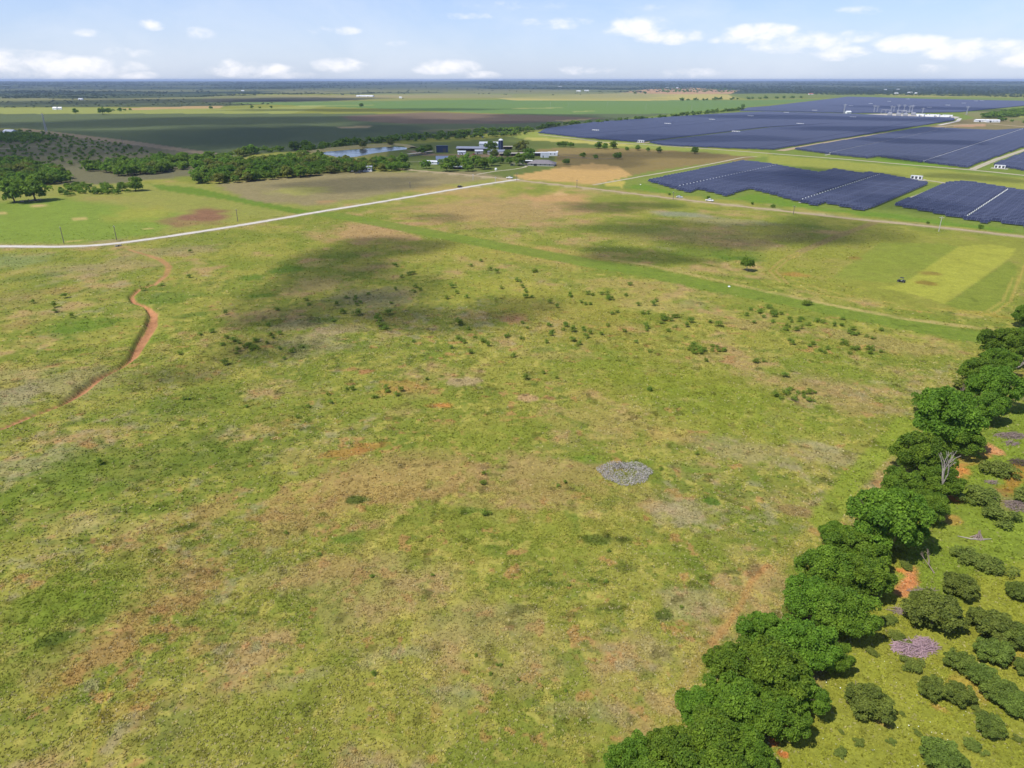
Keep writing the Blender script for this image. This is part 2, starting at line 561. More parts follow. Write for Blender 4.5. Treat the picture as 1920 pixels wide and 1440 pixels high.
# near pasture: patches taken from the photograph
for b_ in (
        (700, 432, 110, 20, PNK, .8), (940, 395, 190, 28, PNK, .75), (1050, 372, 70, 10, (200, 158, 112), .8), (870, 360, 90, 9, (190, 160, 105), .7),
        (1050, 363, 14, 4, (214, 178, 130), .9), (600, 533, 60, 14, TAN, .8), (590, 496, 30, 7, TAN, .7), (590, 640, 70, 26, (160, 150, 118), .6),
        (700, 560, 90, 22, (160, 150, 122), .6), (560, 610, 60, 14, (168, 152, 126), .6), (620, 620, 60, 12, (170, 150, 120), .6),
        (965, 598, 32, 9, (178, 132, 108), .9), (870, 715, 26, 8, (186, 168, 128), .9), (683, 697, 16, 6, (184, 138, 92), .9),
        (990, 748, 22, 8, (196, 166, 124), .9), (830, 760, 24, 6, (200, 132, 74), .8), (760, 725, 45, 14, (188, 150, 80), .7),
        (730, 735, 30, 8, (192, 150, 84), .7), (1030, 747, 14, 5, (150, 116, 80), .8), (850, 800, 60, 14, (176, 164, 84), .5),
        (770, 890, 190, 46, (178, 150, 100), .75), (640, 930, 210, 40, (182, 156, 96), .7), (1000, 880, 120, 38, (182, 154, 108), .7),
        (1150, 790, 110, 34, (180, 162, 96), .6), (1250, 820, 60, 16, (184, 156, 96), .6), (1120, 740, 60, 14, (176, 150, 92), .5),
        (420, 960, 130, 28, (182, 154, 98), .6, .3, 1.5), (540, 990, 90, 30, (184, 154, 104), .55, .3, 1.5), (290, 1090, 110, 50, (182, 150, 98), .5, .3, 1.6),
        (270, 1190, 120, 52, (188, 150, 98), .6, .3, 1.6), (180, 1240, 80, 34, (188, 150, 98), .55, .3, 1.6), (370, 1220, 70, 40, (186, 148, 94), .55, .3, 1.6),
        (250, 1320, 80, 20, (176, 140, 76), .4), (100, 1290, 60, 20, (180, 138, 78), .4), (500, 800, 60, 14, (186, 160, 92), .7),
        (640, 850, 40, 8, (190, 136, 76), .7), (700, 835, 40, 8, (190, 130, 72), .6), (560, 855, 50, 16, (176, 156, 96), .5),
        (690, 1100, 130, 60, (170, 158, 104), .5), (620, 1060, 70, 24, (184, 146, 104), .5), (900, 1170, 130, 60, (172, 158, 112), .5),
        (1280, 965, 75, 32, (176, 164, 138), .75), (1300, 1130, 60, 34, (176, 162, 132), .55), (850, 1300, 60, 22, (170, 164, 136), .5),
        (740, 1230, 70, 24, (166, 162, 130), .5), (560, 1270, 50, 16, (170, 164, 130), .5), (1000, 1260, 100, 40, (168, 156, 104), .45),
        (1230, 1220, 50, 30, (178, 160, 130), .5), (1330, 1180, 40, 16, (184, 156, 116), .6), (1250, 1320, 36, 24, (182, 156, 116), .7),
        (1500, 960, 34, 8, (156, 124, 96), .7), (1400, 850, 110, 24, (172, 156, 124), .55), (1560, 860, 60, 16, (170, 158, 126), .6),
        (1540, 835, 50, 10, (172, 164, 144), .6), (1620, 760, 80, 22, (178, 152, 104), .6), (1560, 720, 60, 14, (178, 154, 112), .5),
        (1450, 720, 120, 18, (172, 150, 98), .5), (1230, 575, 80, 12, (186, 166, 110), .7), (1300, 570, 30, 10, (168, 156, 116), .6),
        (1400, 610, 50, 12, (184, 158, 110), .6), (1640, 640, 130, 14, (172, 154, 104), .6), (1150, 530, 70, 12, (180, 162, 100), .5),
        (1080, 600, 160, 40, (168, 156, 72), .5), (1040, 480, 120, 20, (182, 162, 92), .6), (1010, 470, 60, 8, (190, 154, 104), .6),
        (980, 540, 90, 22, (170, 164, 74), .5), (60, 870, 90, 30, (166, 160, 130), .6), (30, 745, 60, 24, (168, 160, 134), .7),
        (130, 720, 90, 24, (162, 150, 124), .65), (60, 700, 70, 16, (164, 162, 110), .5), (30, 490, 60, 14, (140, 156, 110), .6),
        (120, 500, 60, 12, (160, 160, 100), .5), (200, 500, 90, 14, (166, 148, 112), .6), (330, 470, 80, 10, (160, 146, 112), .6),
        (30, 560, 60, 16, (156, 142, 88), .5), (110, 545, 30, 8, (168, 132, 92), .5), (40, 610, 30, 12, (160, 128, 88), .5),
        (150, 985, 60, 20, (172, 162, 118), .6), (90, 1010, 30, 14, (168, 162, 116), .4), (520, 1080, 60, 22, (176, 158, 106), .5),
        (1090, 1330, 80, 26, (168, 160, 118), .45), (1480, 1100, 60, 24, (182, 156, 112), .65), (1440, 1180, 50, 24, (184, 160, 112), .5),
        (1560, 985, 26, 14, (178, 150, 96), .6), (1540, 1000, 20, 8, (188, 140, 90), .6), (1300, 440, 160, 16, (150, 136, 96), .5),
        (1350, 415, 90, 8, (156, 148, 130), .5), (1270, 402, 50, 6, (150, 156, 150), .7), (1420, 460, 80, 10, (150, 130, 98), .5),
        (1510, 450, 90, 12, (150, 138, 86), .5), (1480, 515, 30, 6, (186, 130, 74), .6), (1010, 1250, 16, 6, (186, 140, 90), .5)):
    blob(*b_)
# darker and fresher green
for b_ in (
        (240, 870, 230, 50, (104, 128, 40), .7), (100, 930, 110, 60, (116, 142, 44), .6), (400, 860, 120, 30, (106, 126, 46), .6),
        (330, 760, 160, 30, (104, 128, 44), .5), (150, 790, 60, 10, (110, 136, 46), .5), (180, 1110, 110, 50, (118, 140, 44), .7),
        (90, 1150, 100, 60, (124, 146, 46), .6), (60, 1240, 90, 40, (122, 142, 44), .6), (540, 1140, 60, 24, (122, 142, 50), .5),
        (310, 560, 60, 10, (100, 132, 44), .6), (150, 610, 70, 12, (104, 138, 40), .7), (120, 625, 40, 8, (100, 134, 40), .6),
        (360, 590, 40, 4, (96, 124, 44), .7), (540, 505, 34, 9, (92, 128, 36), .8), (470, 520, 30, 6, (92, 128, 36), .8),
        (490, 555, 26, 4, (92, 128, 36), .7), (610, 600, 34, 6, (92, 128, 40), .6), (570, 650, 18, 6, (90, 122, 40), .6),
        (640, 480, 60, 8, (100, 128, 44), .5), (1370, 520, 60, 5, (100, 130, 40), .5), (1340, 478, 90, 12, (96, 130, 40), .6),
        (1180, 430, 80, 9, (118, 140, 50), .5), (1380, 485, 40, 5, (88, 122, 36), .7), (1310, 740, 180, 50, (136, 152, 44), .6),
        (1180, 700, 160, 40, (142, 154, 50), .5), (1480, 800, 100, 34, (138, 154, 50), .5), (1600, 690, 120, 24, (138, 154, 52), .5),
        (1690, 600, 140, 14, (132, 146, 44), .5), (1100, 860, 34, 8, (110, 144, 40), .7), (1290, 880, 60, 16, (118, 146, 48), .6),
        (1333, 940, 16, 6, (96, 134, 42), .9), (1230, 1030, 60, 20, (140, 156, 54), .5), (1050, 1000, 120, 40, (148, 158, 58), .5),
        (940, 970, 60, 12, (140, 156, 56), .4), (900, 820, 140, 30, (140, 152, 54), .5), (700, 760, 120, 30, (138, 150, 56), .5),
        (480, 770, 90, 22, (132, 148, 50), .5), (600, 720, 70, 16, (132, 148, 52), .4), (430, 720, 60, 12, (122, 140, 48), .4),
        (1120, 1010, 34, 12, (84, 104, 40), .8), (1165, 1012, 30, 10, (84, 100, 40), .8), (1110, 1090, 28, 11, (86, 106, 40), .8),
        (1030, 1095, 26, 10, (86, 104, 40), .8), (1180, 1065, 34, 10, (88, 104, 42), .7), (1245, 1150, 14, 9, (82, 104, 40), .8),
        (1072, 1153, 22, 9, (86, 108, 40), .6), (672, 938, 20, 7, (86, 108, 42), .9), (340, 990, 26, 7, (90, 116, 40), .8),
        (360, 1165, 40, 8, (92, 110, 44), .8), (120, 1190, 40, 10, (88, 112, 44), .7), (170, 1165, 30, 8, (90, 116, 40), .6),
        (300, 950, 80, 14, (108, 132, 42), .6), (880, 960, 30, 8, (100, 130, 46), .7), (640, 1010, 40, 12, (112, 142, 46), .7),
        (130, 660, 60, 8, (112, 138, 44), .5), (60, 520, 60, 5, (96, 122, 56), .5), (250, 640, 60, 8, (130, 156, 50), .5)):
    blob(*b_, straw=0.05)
for b_ in ((870, 480, 160, 26, YEL, .4), (1100, 560, 200, 40, YEL, .45), (900, 540, 120, 26, (164, 166, 64), .5), (240, 720, 160, 40, (160, 162, 74), .4),
           (740, 1360, 200, 60, (150, 154, 62), .5), (480, 1330, 160, 60, (142, 150, 58), .5), (1100, 920, 150, 34, (158, 158, 70), .4)):
    blob(*b_)

# the mown track across the pasture, its straw edge, tyre tracks, the meadow being mown
strip([(590, 398), (640, 405), (720, 420), (850, 445), (980, 470), (1100, 492), (1220, 512), (1350, 540), (1500, 568), (1650, 598), (1790, 625), (1880, 640)],
      7.5, (118, 144, 48), .85, 2.6, 0.05)
strip([(1130, 484), (1220, 498), (1330, 522), (1430, 545), (1560, 572), (1700, 598), (1860, 618)], 1.7, (190, 174, 112), .8, 1.3, .5, .5)
reg([(1440, 470), (1600, 430), (1760, 436), (1925, 446), (1925, 520), (1870, 585), (1700, 580), (1500, 535), (1430, 512)], (148, 154, 60), 5, .7, .1, 4, .8)
reg([(1560, 520), (1650, 455), (1770, 456), (1800, 463), (1700, 530), (1640, 528)], (134, 152, 54), 1.5, .7, 0, .6, .4)
reg([(1692, 532), (1797, 462), (1860, 458), (1905, 466), (1895, 482), (1772, 570), (1700, 548), (1640, 540)], (168, 174, 66), .9, .92, 0, .5, .8)
reg([(1772, 570), (1892, 488), (1908, 500), (1895, 560), (1868, 584), (1800, 580)], (130, 148, 52), .8, .85, 0, .4, .4)
for b_ in ((1748, 513, 22, 4, (142, 124, 56), .8), (1733, 531, 20, 4, (142, 120, 52), .8), (1496, 517, 26, 5, (186, 134, 72), .6), (1850, 590, 60, 4, (176, 156, 60), .6),
           (1603, 484, 12, 3, (150, 110, 60), .6)):
    blob(*b_)
for off in (-6, 6):
    strip([(1640 + off, 417), (1590 + off, 435), (1530 + off, 460), (1470 + off, 488), (1448 + off, 508), (1470 + off, 530)], .55, (178, 158, 92), .75, .5, .1)
strip([(1645, 415), (1560, 447), (1500, 472)], 2.6, (150, 132, 96), .6, 1.6, .2)
strip([(1470, 530), (1560, 556), (1700, 580), (1800, 592), (1860, 590), (1895, 565), (1912, 520), (1930, 480)], .5, (184, 166, 84), .7, .4, .1)
strip([(1480, 523), (1570, 550), (1700, 573), (1800, 584), (1850, 584), (1880, 565), (1900, 520)], .5, (184, 170, 84), .6, .4, .1)
for rd in ([(-160, 464), (0, 462), (165, 462), (260, 451.5), (420, 427.5), (600, 397), (800, 364), (972, 336.5)], [(770, 319), (955, 336.5), (1210, 366), (1440, 392.5), (1760, 426), (1920, 444)]):
    strip(rd, 5.0, (160, 150, 118), .6, 3.0, .3, .5)
    strip(rd, 3.1, (196, 184, 156), .7, 1.2, .2, .5)
# worn orange strip by the hedge
strip([(1440, 1060), (1410, 1090), (1390, 1130), (1370, 1165), (1335, 1205)], .55, (192, 142, 92), .75, .6, 0, .6)
strip([(1540, 975), (1480, 1040), (1400, 1110), (1330, 1210), (1270, 1300), (1170, 1390)], 1.0, (184, 158, 98), .5, 1.6, .2, .5)
strip([(1700, 790), (1600, 900), (1540, 980)], 2.6, (140, 160, 52), .8, 1.6, 0)
strip([(165, 1440), (185, 1360), (205, 1270)], .18, (184, 172, 70), .8, .2, 0)
# right of the hedge
reg([(1940, 760), (1700, 960), (1620, 1140), (1500, 1300), (1400, 1450), (1300, 1700), (3000, 1700), (3000, 900)], (150, 158, 52), 3, .9, .15, 2, .5)
reg([(1950, 740), (1860, 790), (1740, 960), (1690, 1100), (1740, 1150), (1850, 1080), (1990, 1000)], (124, 150, 48), 4, .8, .15, 3, .6)
for b_ in ((1703, 1090, 17, 34, (214, 148, 96), 1), (1690, 1112, 12, 12, (208, 144, 92), .8), (1858, 845, 18, 9, (220, 162, 112), 1), (1846, 853, 16, 8, (206, 150, 92), .7),
           (1800, 882, 16, 12, (214, 146, 80), .9), (1820, 862, 22, 10, (196, 160, 80), .6), (1792, 932, 14, 14, (216, 142, 80), .95),
           (1742, 972, 9, 10, (214, 130, 74), .9), (1786, 975, 14, 8, (200, 142, 84), .8), (1470, 1360, 9, 6, (214, 126, 74), 1),
           (1450, 1392, 9, 10, (206, 126, 76), .9), (1468, 1415, 9, 5, (206, 130, 76), .9), (1610, 1165, 9, 9, (206, 130, 76), .8),
           (1448, 1360, 14, 8, (120, 70, 50), .8), (1700, 1015, 20, 12, (190, 150, 84), .5), (1650, 1355, 20, 5, (190, 150, 88), .6), (1760, 1328, 20, 6, (206, 156, 84), .6),
           (1820, 1290, 30, 20, (196, 164, 80), .6), (1860, 1160, 40, 10, (196, 160, 80), .5), (1900, 1230, 30, 30, (192, 166, 76), .5),
           (1690, 1070, 12, 6, (220, 140, 80), .8), (1880, 940, 30, 20, (150, 130, 100), .5), (1900, 900, 20, 30, (190, 110, 60), .6),
           (1780, 1000, 60, 30, (150, 160, 60), .5), (1668, 1010, 16, 8, (196, 130, 80), .6)):
    blob(*b_)

GULLY = P((-160, 850), (-60, 826), (0, 803), (60, 778), (115, 757), (150, 735), (185, 707), (225, 688), (250, 668), (264, 642), (284, 610), (288, 588), (276, 574),
          (252, 566), (246, 555), (262, 540), (290, 533), (312, 515), (318, 500), (300, 486), (275, 478), (240, 468))
GW = np.array([1.1, 1.1, 1.1, 1.1, 1.0, 1.6, 1.3, 1.0, 1.4, 2.1, 2.3, 1.7, .9, 1.0, 1.0, 1.1, 1.1, 1.4, 1.6, 1.7, 1.3, .8])


def gully(x, y):
    """signed side distance, half width and nearness along the washed-out gully"""
    best = np.full(len(x), 1e9)
    side = np.zeros(len(x))
    wid = np.ones(len(x))
    dep = np.zeros(len(x))
    for i in range(len(GULLY) - 1):
        a, b = GULLY[i], GULLY[i + 1]
        e = b - a
        L2 = (e * e).sum()
        wx, wy = x - a[0], y - a[1]
        t = np.clip((wx * e[0] + wy * e[1]) / L2, 0, 1)
        d = np.hypot(wx - e[0] * t, wy - e[1] * t)
        s = np.sign(e[0] * wy - e[1] * wx)      # + : left bank
        m = d < best
        best = np.where(m, d, best)
        side = np.where(m, s * d, side)
        wid = np.where(m, GW[i] + (GW[i + 1] - GW[i]) * t, wid)
        dep = np.where(m, np.clip(min(i, 17 - i) / 4.0, 0, 1), dep)
    return side, wid, dep


def apply_regions(x, y, col, straw):
    r = np.hypot(x, y)
    n_a = fbm(x, y, 9.0, 4, 301, r)
    n_b = fbm(x, y, 2.2, 3, 331, r)
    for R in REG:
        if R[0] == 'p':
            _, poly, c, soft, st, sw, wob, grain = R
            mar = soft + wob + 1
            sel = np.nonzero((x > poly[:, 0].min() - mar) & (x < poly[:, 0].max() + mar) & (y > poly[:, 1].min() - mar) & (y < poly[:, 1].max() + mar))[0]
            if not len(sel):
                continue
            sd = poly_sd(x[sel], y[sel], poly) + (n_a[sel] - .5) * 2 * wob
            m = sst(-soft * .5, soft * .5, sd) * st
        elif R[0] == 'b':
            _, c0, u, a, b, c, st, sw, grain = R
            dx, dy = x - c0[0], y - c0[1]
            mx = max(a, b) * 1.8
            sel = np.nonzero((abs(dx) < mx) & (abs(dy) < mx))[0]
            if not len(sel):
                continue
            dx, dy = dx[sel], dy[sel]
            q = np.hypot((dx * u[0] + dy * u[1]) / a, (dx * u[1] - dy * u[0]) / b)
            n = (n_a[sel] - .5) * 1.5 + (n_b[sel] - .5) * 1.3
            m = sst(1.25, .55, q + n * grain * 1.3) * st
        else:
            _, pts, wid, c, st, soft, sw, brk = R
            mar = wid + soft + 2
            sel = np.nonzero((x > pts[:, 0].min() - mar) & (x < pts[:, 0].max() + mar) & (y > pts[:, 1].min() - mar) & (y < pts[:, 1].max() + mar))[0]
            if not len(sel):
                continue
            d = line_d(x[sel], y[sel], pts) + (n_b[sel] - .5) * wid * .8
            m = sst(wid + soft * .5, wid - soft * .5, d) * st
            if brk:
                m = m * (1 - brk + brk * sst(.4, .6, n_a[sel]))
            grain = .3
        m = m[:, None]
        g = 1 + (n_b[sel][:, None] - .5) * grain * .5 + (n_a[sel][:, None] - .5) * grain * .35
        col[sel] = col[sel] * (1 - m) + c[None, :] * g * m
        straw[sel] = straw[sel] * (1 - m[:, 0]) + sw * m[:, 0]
    return col, straw


def ground_color(x, y, with_gully=True):
    r = np.hypot(x, y)
    n1 = fbm(x, y, 60, 4, 1, r)
    n2 = fbm(x, y, 22, 5, 21, r)
    n3 = fbm(x, y, 6.5, 4, 41, r)
    n4 = fbm(x, y, 14, 5, 61, r)
    n5 = fbm(x, y, 4.0, 3, 81, r)
    base = C(*(146, 152, 62))[None, :] + np.zeros((len(x), 1))

    def mx(c, m):
        nonlocal base
        m = np.clip(m, 0, 1)[:, None]
        base = base * (1 - m) + C(*c)[None, :] * m
    mx((160, 160, 72), sst(.42, .62, n2) * .6)
    mx((120, 140, 48), sst(.56, .40, n2 * .6 + n3 * .4) * .6)
    mx((172, 160, 94), sst(.50, .64, n4) * .6)
    mx((184, 154, 112), sst(.57, .68, n4 * .7 + n5 * .3) * .65)
    mx((98, 124, 44), sst(.57, .70, n3 * .8 + n1 * .2) * .55)
    mx((104, 130, 46), sst(.62, .72, fbm(x, y, 3.0, 4, 181, r)) * .5)
    mx((196, 186, 96), sst(.60, .70, fbm(x, y, 2.4, 3, 141, r)) * .5)
    mx((190, 142, 96), sst(.66, .76, fbm(x, y, 3.4, 4, 161, r)) * .6)
    mx((164, 160, 128), sst(.64, .74, n5 * .6 + n1 * .4) * .5)
    straw = np.clip(.35 + (n1 - .5) * 2, .1, .8)
    base, straw = apply_regions(x, y, base, straw)
    # far plain: pale open fields and dark woods in long patches
    fr = sst(2600, 4200, r)
    if fr.max() > 0:
        fa, fb = fbm(x, y, 1300, 4, 901), fbm(x, y, 700, 3, 931)
        m = (sst(.54, .60, fa) * fr * .75 * (1 - .75 * sst(4500, 9000, r)))[:, None]
        base = base * (1 - m) + (C(168, 160, 116)[None, :] * (1 - fb[:, None]) + C(128, 146, 84)[None, :] * fb[:, None]) * m
    # dark herb specks
    sp = sst(.72, .80, fbm(x, y, 3.1, 2, 501, r))
    base = base * (1 - .35 * sp * np.clip(1.6 - r / 400, 0, 1))[:, None]
    if with_gully:
        s, wd, dp = gully(x, y)
        wd = wd * .85
        nn = (n5 - .5) * wd * 1.2
        m = sst(wd + .25, wd - .35, abs(s + nn * .3) + nn * .4)
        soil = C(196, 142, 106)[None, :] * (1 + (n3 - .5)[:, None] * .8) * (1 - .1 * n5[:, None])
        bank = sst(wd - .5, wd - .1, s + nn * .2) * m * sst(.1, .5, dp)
        soil = soil * (1 - bank[:, None]) + C(128, 84, 66)[None, :] * bank[:, None]  # steep left bank: its shade is painted into the soil as darker brown
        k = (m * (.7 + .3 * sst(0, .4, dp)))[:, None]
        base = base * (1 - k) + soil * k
    lum = base @ np.array([.35, .5, .15])
    base = (base * .92 + lum[:, None] * np.array([.09, .075, .06])) * np.array([1.19, 1.14, .94])
    return np.clip(base, .004, .9), straw


def ground_z(x, y):
    s, wd, dp = gully(x, y)
    prof = sst(wd + .5, wd - .25, s) * sst(-wd * 1.6, wd * .2, s)
    z = -1.35 * prof * dp
    r = np.hypot(x, y)
    # land rises to low ridges far away
    far = sst(7000, 16000, r) * (12 + 44 * fbm(x, y, 5200, 3, 777)) * sst(60000, 20000, r)
    return z + far


MAT_GROUND = ground_mat()
# polar sheet round the place, fine where the ground is near and in view
azs = np.concatenate([np.radians(np.linspace(-178, -46, 34)), np.radians(np.linspace(-44.5, 44.5, 860)), np.radians(np.linspace(46, 178, 34))])
deps = np.concatenate([np.radians(np.linspace(52.5, 9, 560)), np.radians(9 * (0.16 / 9) ** (np.arange(1, 221) / 220.0))])
rr = np.concatenate([[20.0, 45.0], CAM_H / np.tan(deps), [36000, 60000]])
A, Rr = np.meshgrid(azs, rr)
gx, gy = (np.sin(A) * Rr).ravel(), (np.cos(A) * Rr).ravel()
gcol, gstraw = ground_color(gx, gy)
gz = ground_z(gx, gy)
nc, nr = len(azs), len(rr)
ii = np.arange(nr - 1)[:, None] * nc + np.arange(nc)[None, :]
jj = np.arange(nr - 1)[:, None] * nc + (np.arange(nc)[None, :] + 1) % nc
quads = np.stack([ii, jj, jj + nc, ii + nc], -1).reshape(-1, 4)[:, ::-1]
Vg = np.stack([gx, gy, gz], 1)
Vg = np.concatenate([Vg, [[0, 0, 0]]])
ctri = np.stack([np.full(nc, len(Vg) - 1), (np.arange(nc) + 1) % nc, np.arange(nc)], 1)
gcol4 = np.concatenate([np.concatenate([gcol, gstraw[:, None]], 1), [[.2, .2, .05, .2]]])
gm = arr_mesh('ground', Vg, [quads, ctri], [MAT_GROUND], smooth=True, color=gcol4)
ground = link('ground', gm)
tag(ground, kind='structure')
del A, Rr, gx, gy, gcol, gz, quads


# ------------------------------------------------------------------ roads and water
def road_mat(name, col, rut=(0, 0, 0), grit=2.2):
    m, t = new_mat(name)
    geo = t.n('ShaderNodeNewGeometry')
    uv = t.n('ShaderNodeUVMap')
    sp_ = t.n('ShaderNodeSeparateXYZ')
    t.l(uv.outputs[0], sp_.inputs[0])
    n1 = t.noise(geo.outputs['Position'], 0.35, 5, 0.65)
    n2 = t.noise(geo.outputs['Position'], grit, 3, 0.7)
    # wheel tracks lie either side of the crown
    a = t.math('ABSOLUTE', t.math('SUBTRACT', t.math('ABSOLUTE', sp_.outputs['X']), 0.45))
    tr = t.ramp(t.math('ADD', a, t.math('MULTIPLY', t.math('SUBTRACT', n1, .5), .25)), (0.08, 0.3, 1, 0), 'S')
    c = t.mix(t.math('MULTIPLY', tr, 0.55), C4(*col), C4(*rut))
    k = t.math('MULTIPLY', t.ramp(n1, (.3, .7, .86, 1.12)), t.ramp(n2, (.3, .7, .86, 1.14)))
    v = t.n('ShaderNodeVectorMath', operation='SCALE')
    t.l(c, v.inputs[0])
    t.l(k, v.inputs['Scale'])
    out(t, principled(t, v.outputs[0], 0.95, 0, 0.05, bump(t, n2, .4, .05)))
    return m


def ribbon(name, pts, wid, z, mat, jit=0.4, step=4.0, world=False):
    p = np.array(pts) if world else P(*pts)
    # resample with rounded corners
    q = [p[0]]
    for i in range(1, len(p)):
        d = np.linalg.norm(p[i] - p[i - 1])
        n = max(1, int(d / max(step, d / 120)))
        for k in range(1, n + 1):
            q.append(p[i - 1] + (p[i] - p[i - 1]) * k / n)
    q = np.array(q)
    for _ in range(6):
        q[1:-1] = q[1:-1] * .5 + (q[:-2] + q[2:]) * .25
    tg = np.gradient(q, axis=0)
    tg /= np.linalg.norm(tg, axis=1)[:, None] + 1e-9
    nn = np.stack([-tg[:, 1], tg[:, 0]], 1)
    n = len(q)
    offs = np.array([-1, -.5, 0, .5, 1])
    V, U = [], []
    for o in offs:
        e = wid / 2 * o + (RNG.uniform(-jit, jit, n) if abs(o) == 1 else 0)
        xy = q + nn * np.asarray(e).reshape(-1, 1)
        zz = np.full(n, z + 0.06 * (1 - abs(o)))
        V.append(np.column_stack([xy, zz]))
        U.append(np.column_stack([np.full(n, o), np.arange(n)]))
    V = np.concatenate(V)
    U = np.concatenate(U)
    F = []
    for j in range(4):
        a = j * n + np.arange(n - 1)
        F.append(np.stack([a, a + n, a + n + 1, a + 1], 1)[:, ::-1])
    F = np.concatenate(F)
    me = arr_mesh(name, V, [F], [mat], smooth=True)
    uvl = me.uv_layers.new(name='UVMap')
    uvl.data.foreach_set('uv', U[F.ravel()].astype(np.float32).ravel())
    o = link(name, me)
    tag(o, kind='structure')
    return o


M_GRAVEL = road_mat('white_caliche_gravel', (236, 228, 212), (250, 244, 232))
M_DIRT = road_mat('tan_dirt', (200, 178, 140), (214, 194, 158))
M_TRACK = road_mat('pale_track', (206, 196, 164), (222, 212, 184))
ribbon('gravel_road', [(-160, 464), (0, 462), (60, 462.5), (120, 463.3), (165, 462), (205, 458.5), (260, 451.5), (340, 440), (420, 427.5), (500, 414.5),
                       (600, 397), (700, 381), (800, 364), (900, 347), (950, 339.5), (972, 336.5)], 4.8, .10, M_GRAVEL)
ribbon('dirt_road', [(700, 311), (770, 319), (860, 326), (955, 336.5), (1080, 350), (1210, 366), (1322, 379.5), (1440, 392.5), (1615, 412.5), (1760, 426), (1920, 444),
                     (2200, 478)], 4.6, .05, M_DIRT)
ribbon('farm_track', [(893, 327.5), (925, 321.5), (965, 317.5), (990, 312.5), (984, 308.5), (955, 305)], 3.0, .07, M_TRACK)
ribbon('farm_track', [(740, 304), (790, 303), (830, 301)], 2.4, .05, M_TRACK)
ribbon('service_road', [(1010, 252.5), (1080, 260), (1130, 266.5), (1190, 270), (1300, 277), (1440, 287.5), (1600, 300), (1720, 310.5), (1818, 318.5), (1870, 323.5),
                        (1920, 329), (2200, 358)], 6.0, .08, M_TRACK)
ribbon('service_road', [(1822, 318.3), (1866, 300), (1920, 281.5), (1990, 257)], 6.5, .14, M_TRACK)
ribbon('service_road', [(1203, 268.5), (1300, 257.5), (1440, 241)], 9.0, .12, M_DIRT)
ribbon('service_road', [(1462, 283), (1560, 266), (1660, 250), (1740, 240), (1800, 234), (1850, 232), (1960, 241)], 12.0, .12, M_DIRT)
ribbon('service_road', [(1760, 235), (1795, 227.5), (1800, 222)], 8.0, .16, M_GRAVEL)
ribbon('service_road', [(1400, 210), (1520, 211), (1600, 215), (1690, 219)], 10.0, .12, M_DIRT)
ribbon('service_road', [(1738, 203), (1777, 198.5), (1810, 194.5), (1840, 190.5)], 9.0, .12, M_TRACK)
ribbon('service_road', [(1732, 337.5), (1762, 341.5), (1779, 344), (1766, 349), (1720, 367), (1682, 384)], 4.0, .08, M_TRACK)
ribbon('service_road', [(1812, 346), (1862, 351), (1920, 357.5), (2100, 375)], 5.5, .08, M_GRAVEL)
ribbon('field_track', [(1112, 347), (1160, 338.5), (1205, 330.5), (1260, 321), (1335, 307), (1397, 294.5), (1420, 293.5)], 3.4, .06, M_TRACK, jit=.5)
ribbon('ranch_lane', [(-60, 281), (0, 279), (60, 275.5), (130, 273), (200, 272), (262, 270.5)], 3.2, .06, M_TRACK, jit=.5)


def water_mat():
    m, t = new_mat('pond_water')
    g = t.n('ShaderNodeNewGeometry')
    mp = t.n('ShaderNodeMapping')
    t.l(g.outputs['Position'], mp.inputs[0])
    mp.inputs['Scale'].default_value = (1, .6, 1)
    n = t.noise(mp.outputs[0], 1.2, 4, 0.6)
    n2 = t.noise(g.outputs['Position'], 0.05, 3, 0.6)
    c = t.mix(t.ramp(n2, (.35, .65, 0, 1)), C4(92, 98, 104), C4(120, 118, 112))
    out(t, principled(t, c, t.ramp(n2, (.3, .7, .08, .22)), 0, 0.6, bump(t, n, .25, .06)))
    return m


def water_poly(name, pts, z, mat):
    p = P(*pts)
    me = bpy.data.meshes.new(name)
    me.from_pydata([(a, b, z) for a, b in p], [], [tuple(range(len(p)))])
    me.materials.append(mat)
    me.update()
    if me.polygons[0].normal.z < 0:
        me.flip_normals()
    return tag(link(name, me), kind='structure')


water_poly('pond', [(598, 286), (622, 283.5), (650, 281.5), (690, 278.5), (722, 275.6), (745, 275.2), (764, 277.3), (762, 280), (735, 283), (702, 287.5), (668, 294), (640, 296.5),
                    (622, 292), (604, 289)], .10, water_mat())

# earth bank round the far side of the pond, a low ridge with sloping sides
M_BANK = simple_mat('dry_earth_bank', C(186, 174, 112), .95, var=.2, scale=.2)
bk = P((575, 286), (610, 280.5), (660, 276), (700, 272.5), (735, 270.8), (766, 273.6), (774, 278))
mb = MB()
for i in range(len(bk) - 1):
    a, b = bk[i], bk[i + 1]
    d = (b - a) / np.linalg.norm(b - a)
    n_ = np.array([-d[1], d[0]])
    V = []
    for p_ in (a, b):
        for o_, z_ in ((-7, 0), (-2, 1.6), (2, 1.6), (7, 0)):
            V.append((*(p_ + n_ * o_), z_))
    mb.add(V, [(0, 4, 5, 1), (1, 5, 6, 2), (2, 6, 7, 3)])
tag(mb.build('earth_bank', M_BANK), kind='structure')


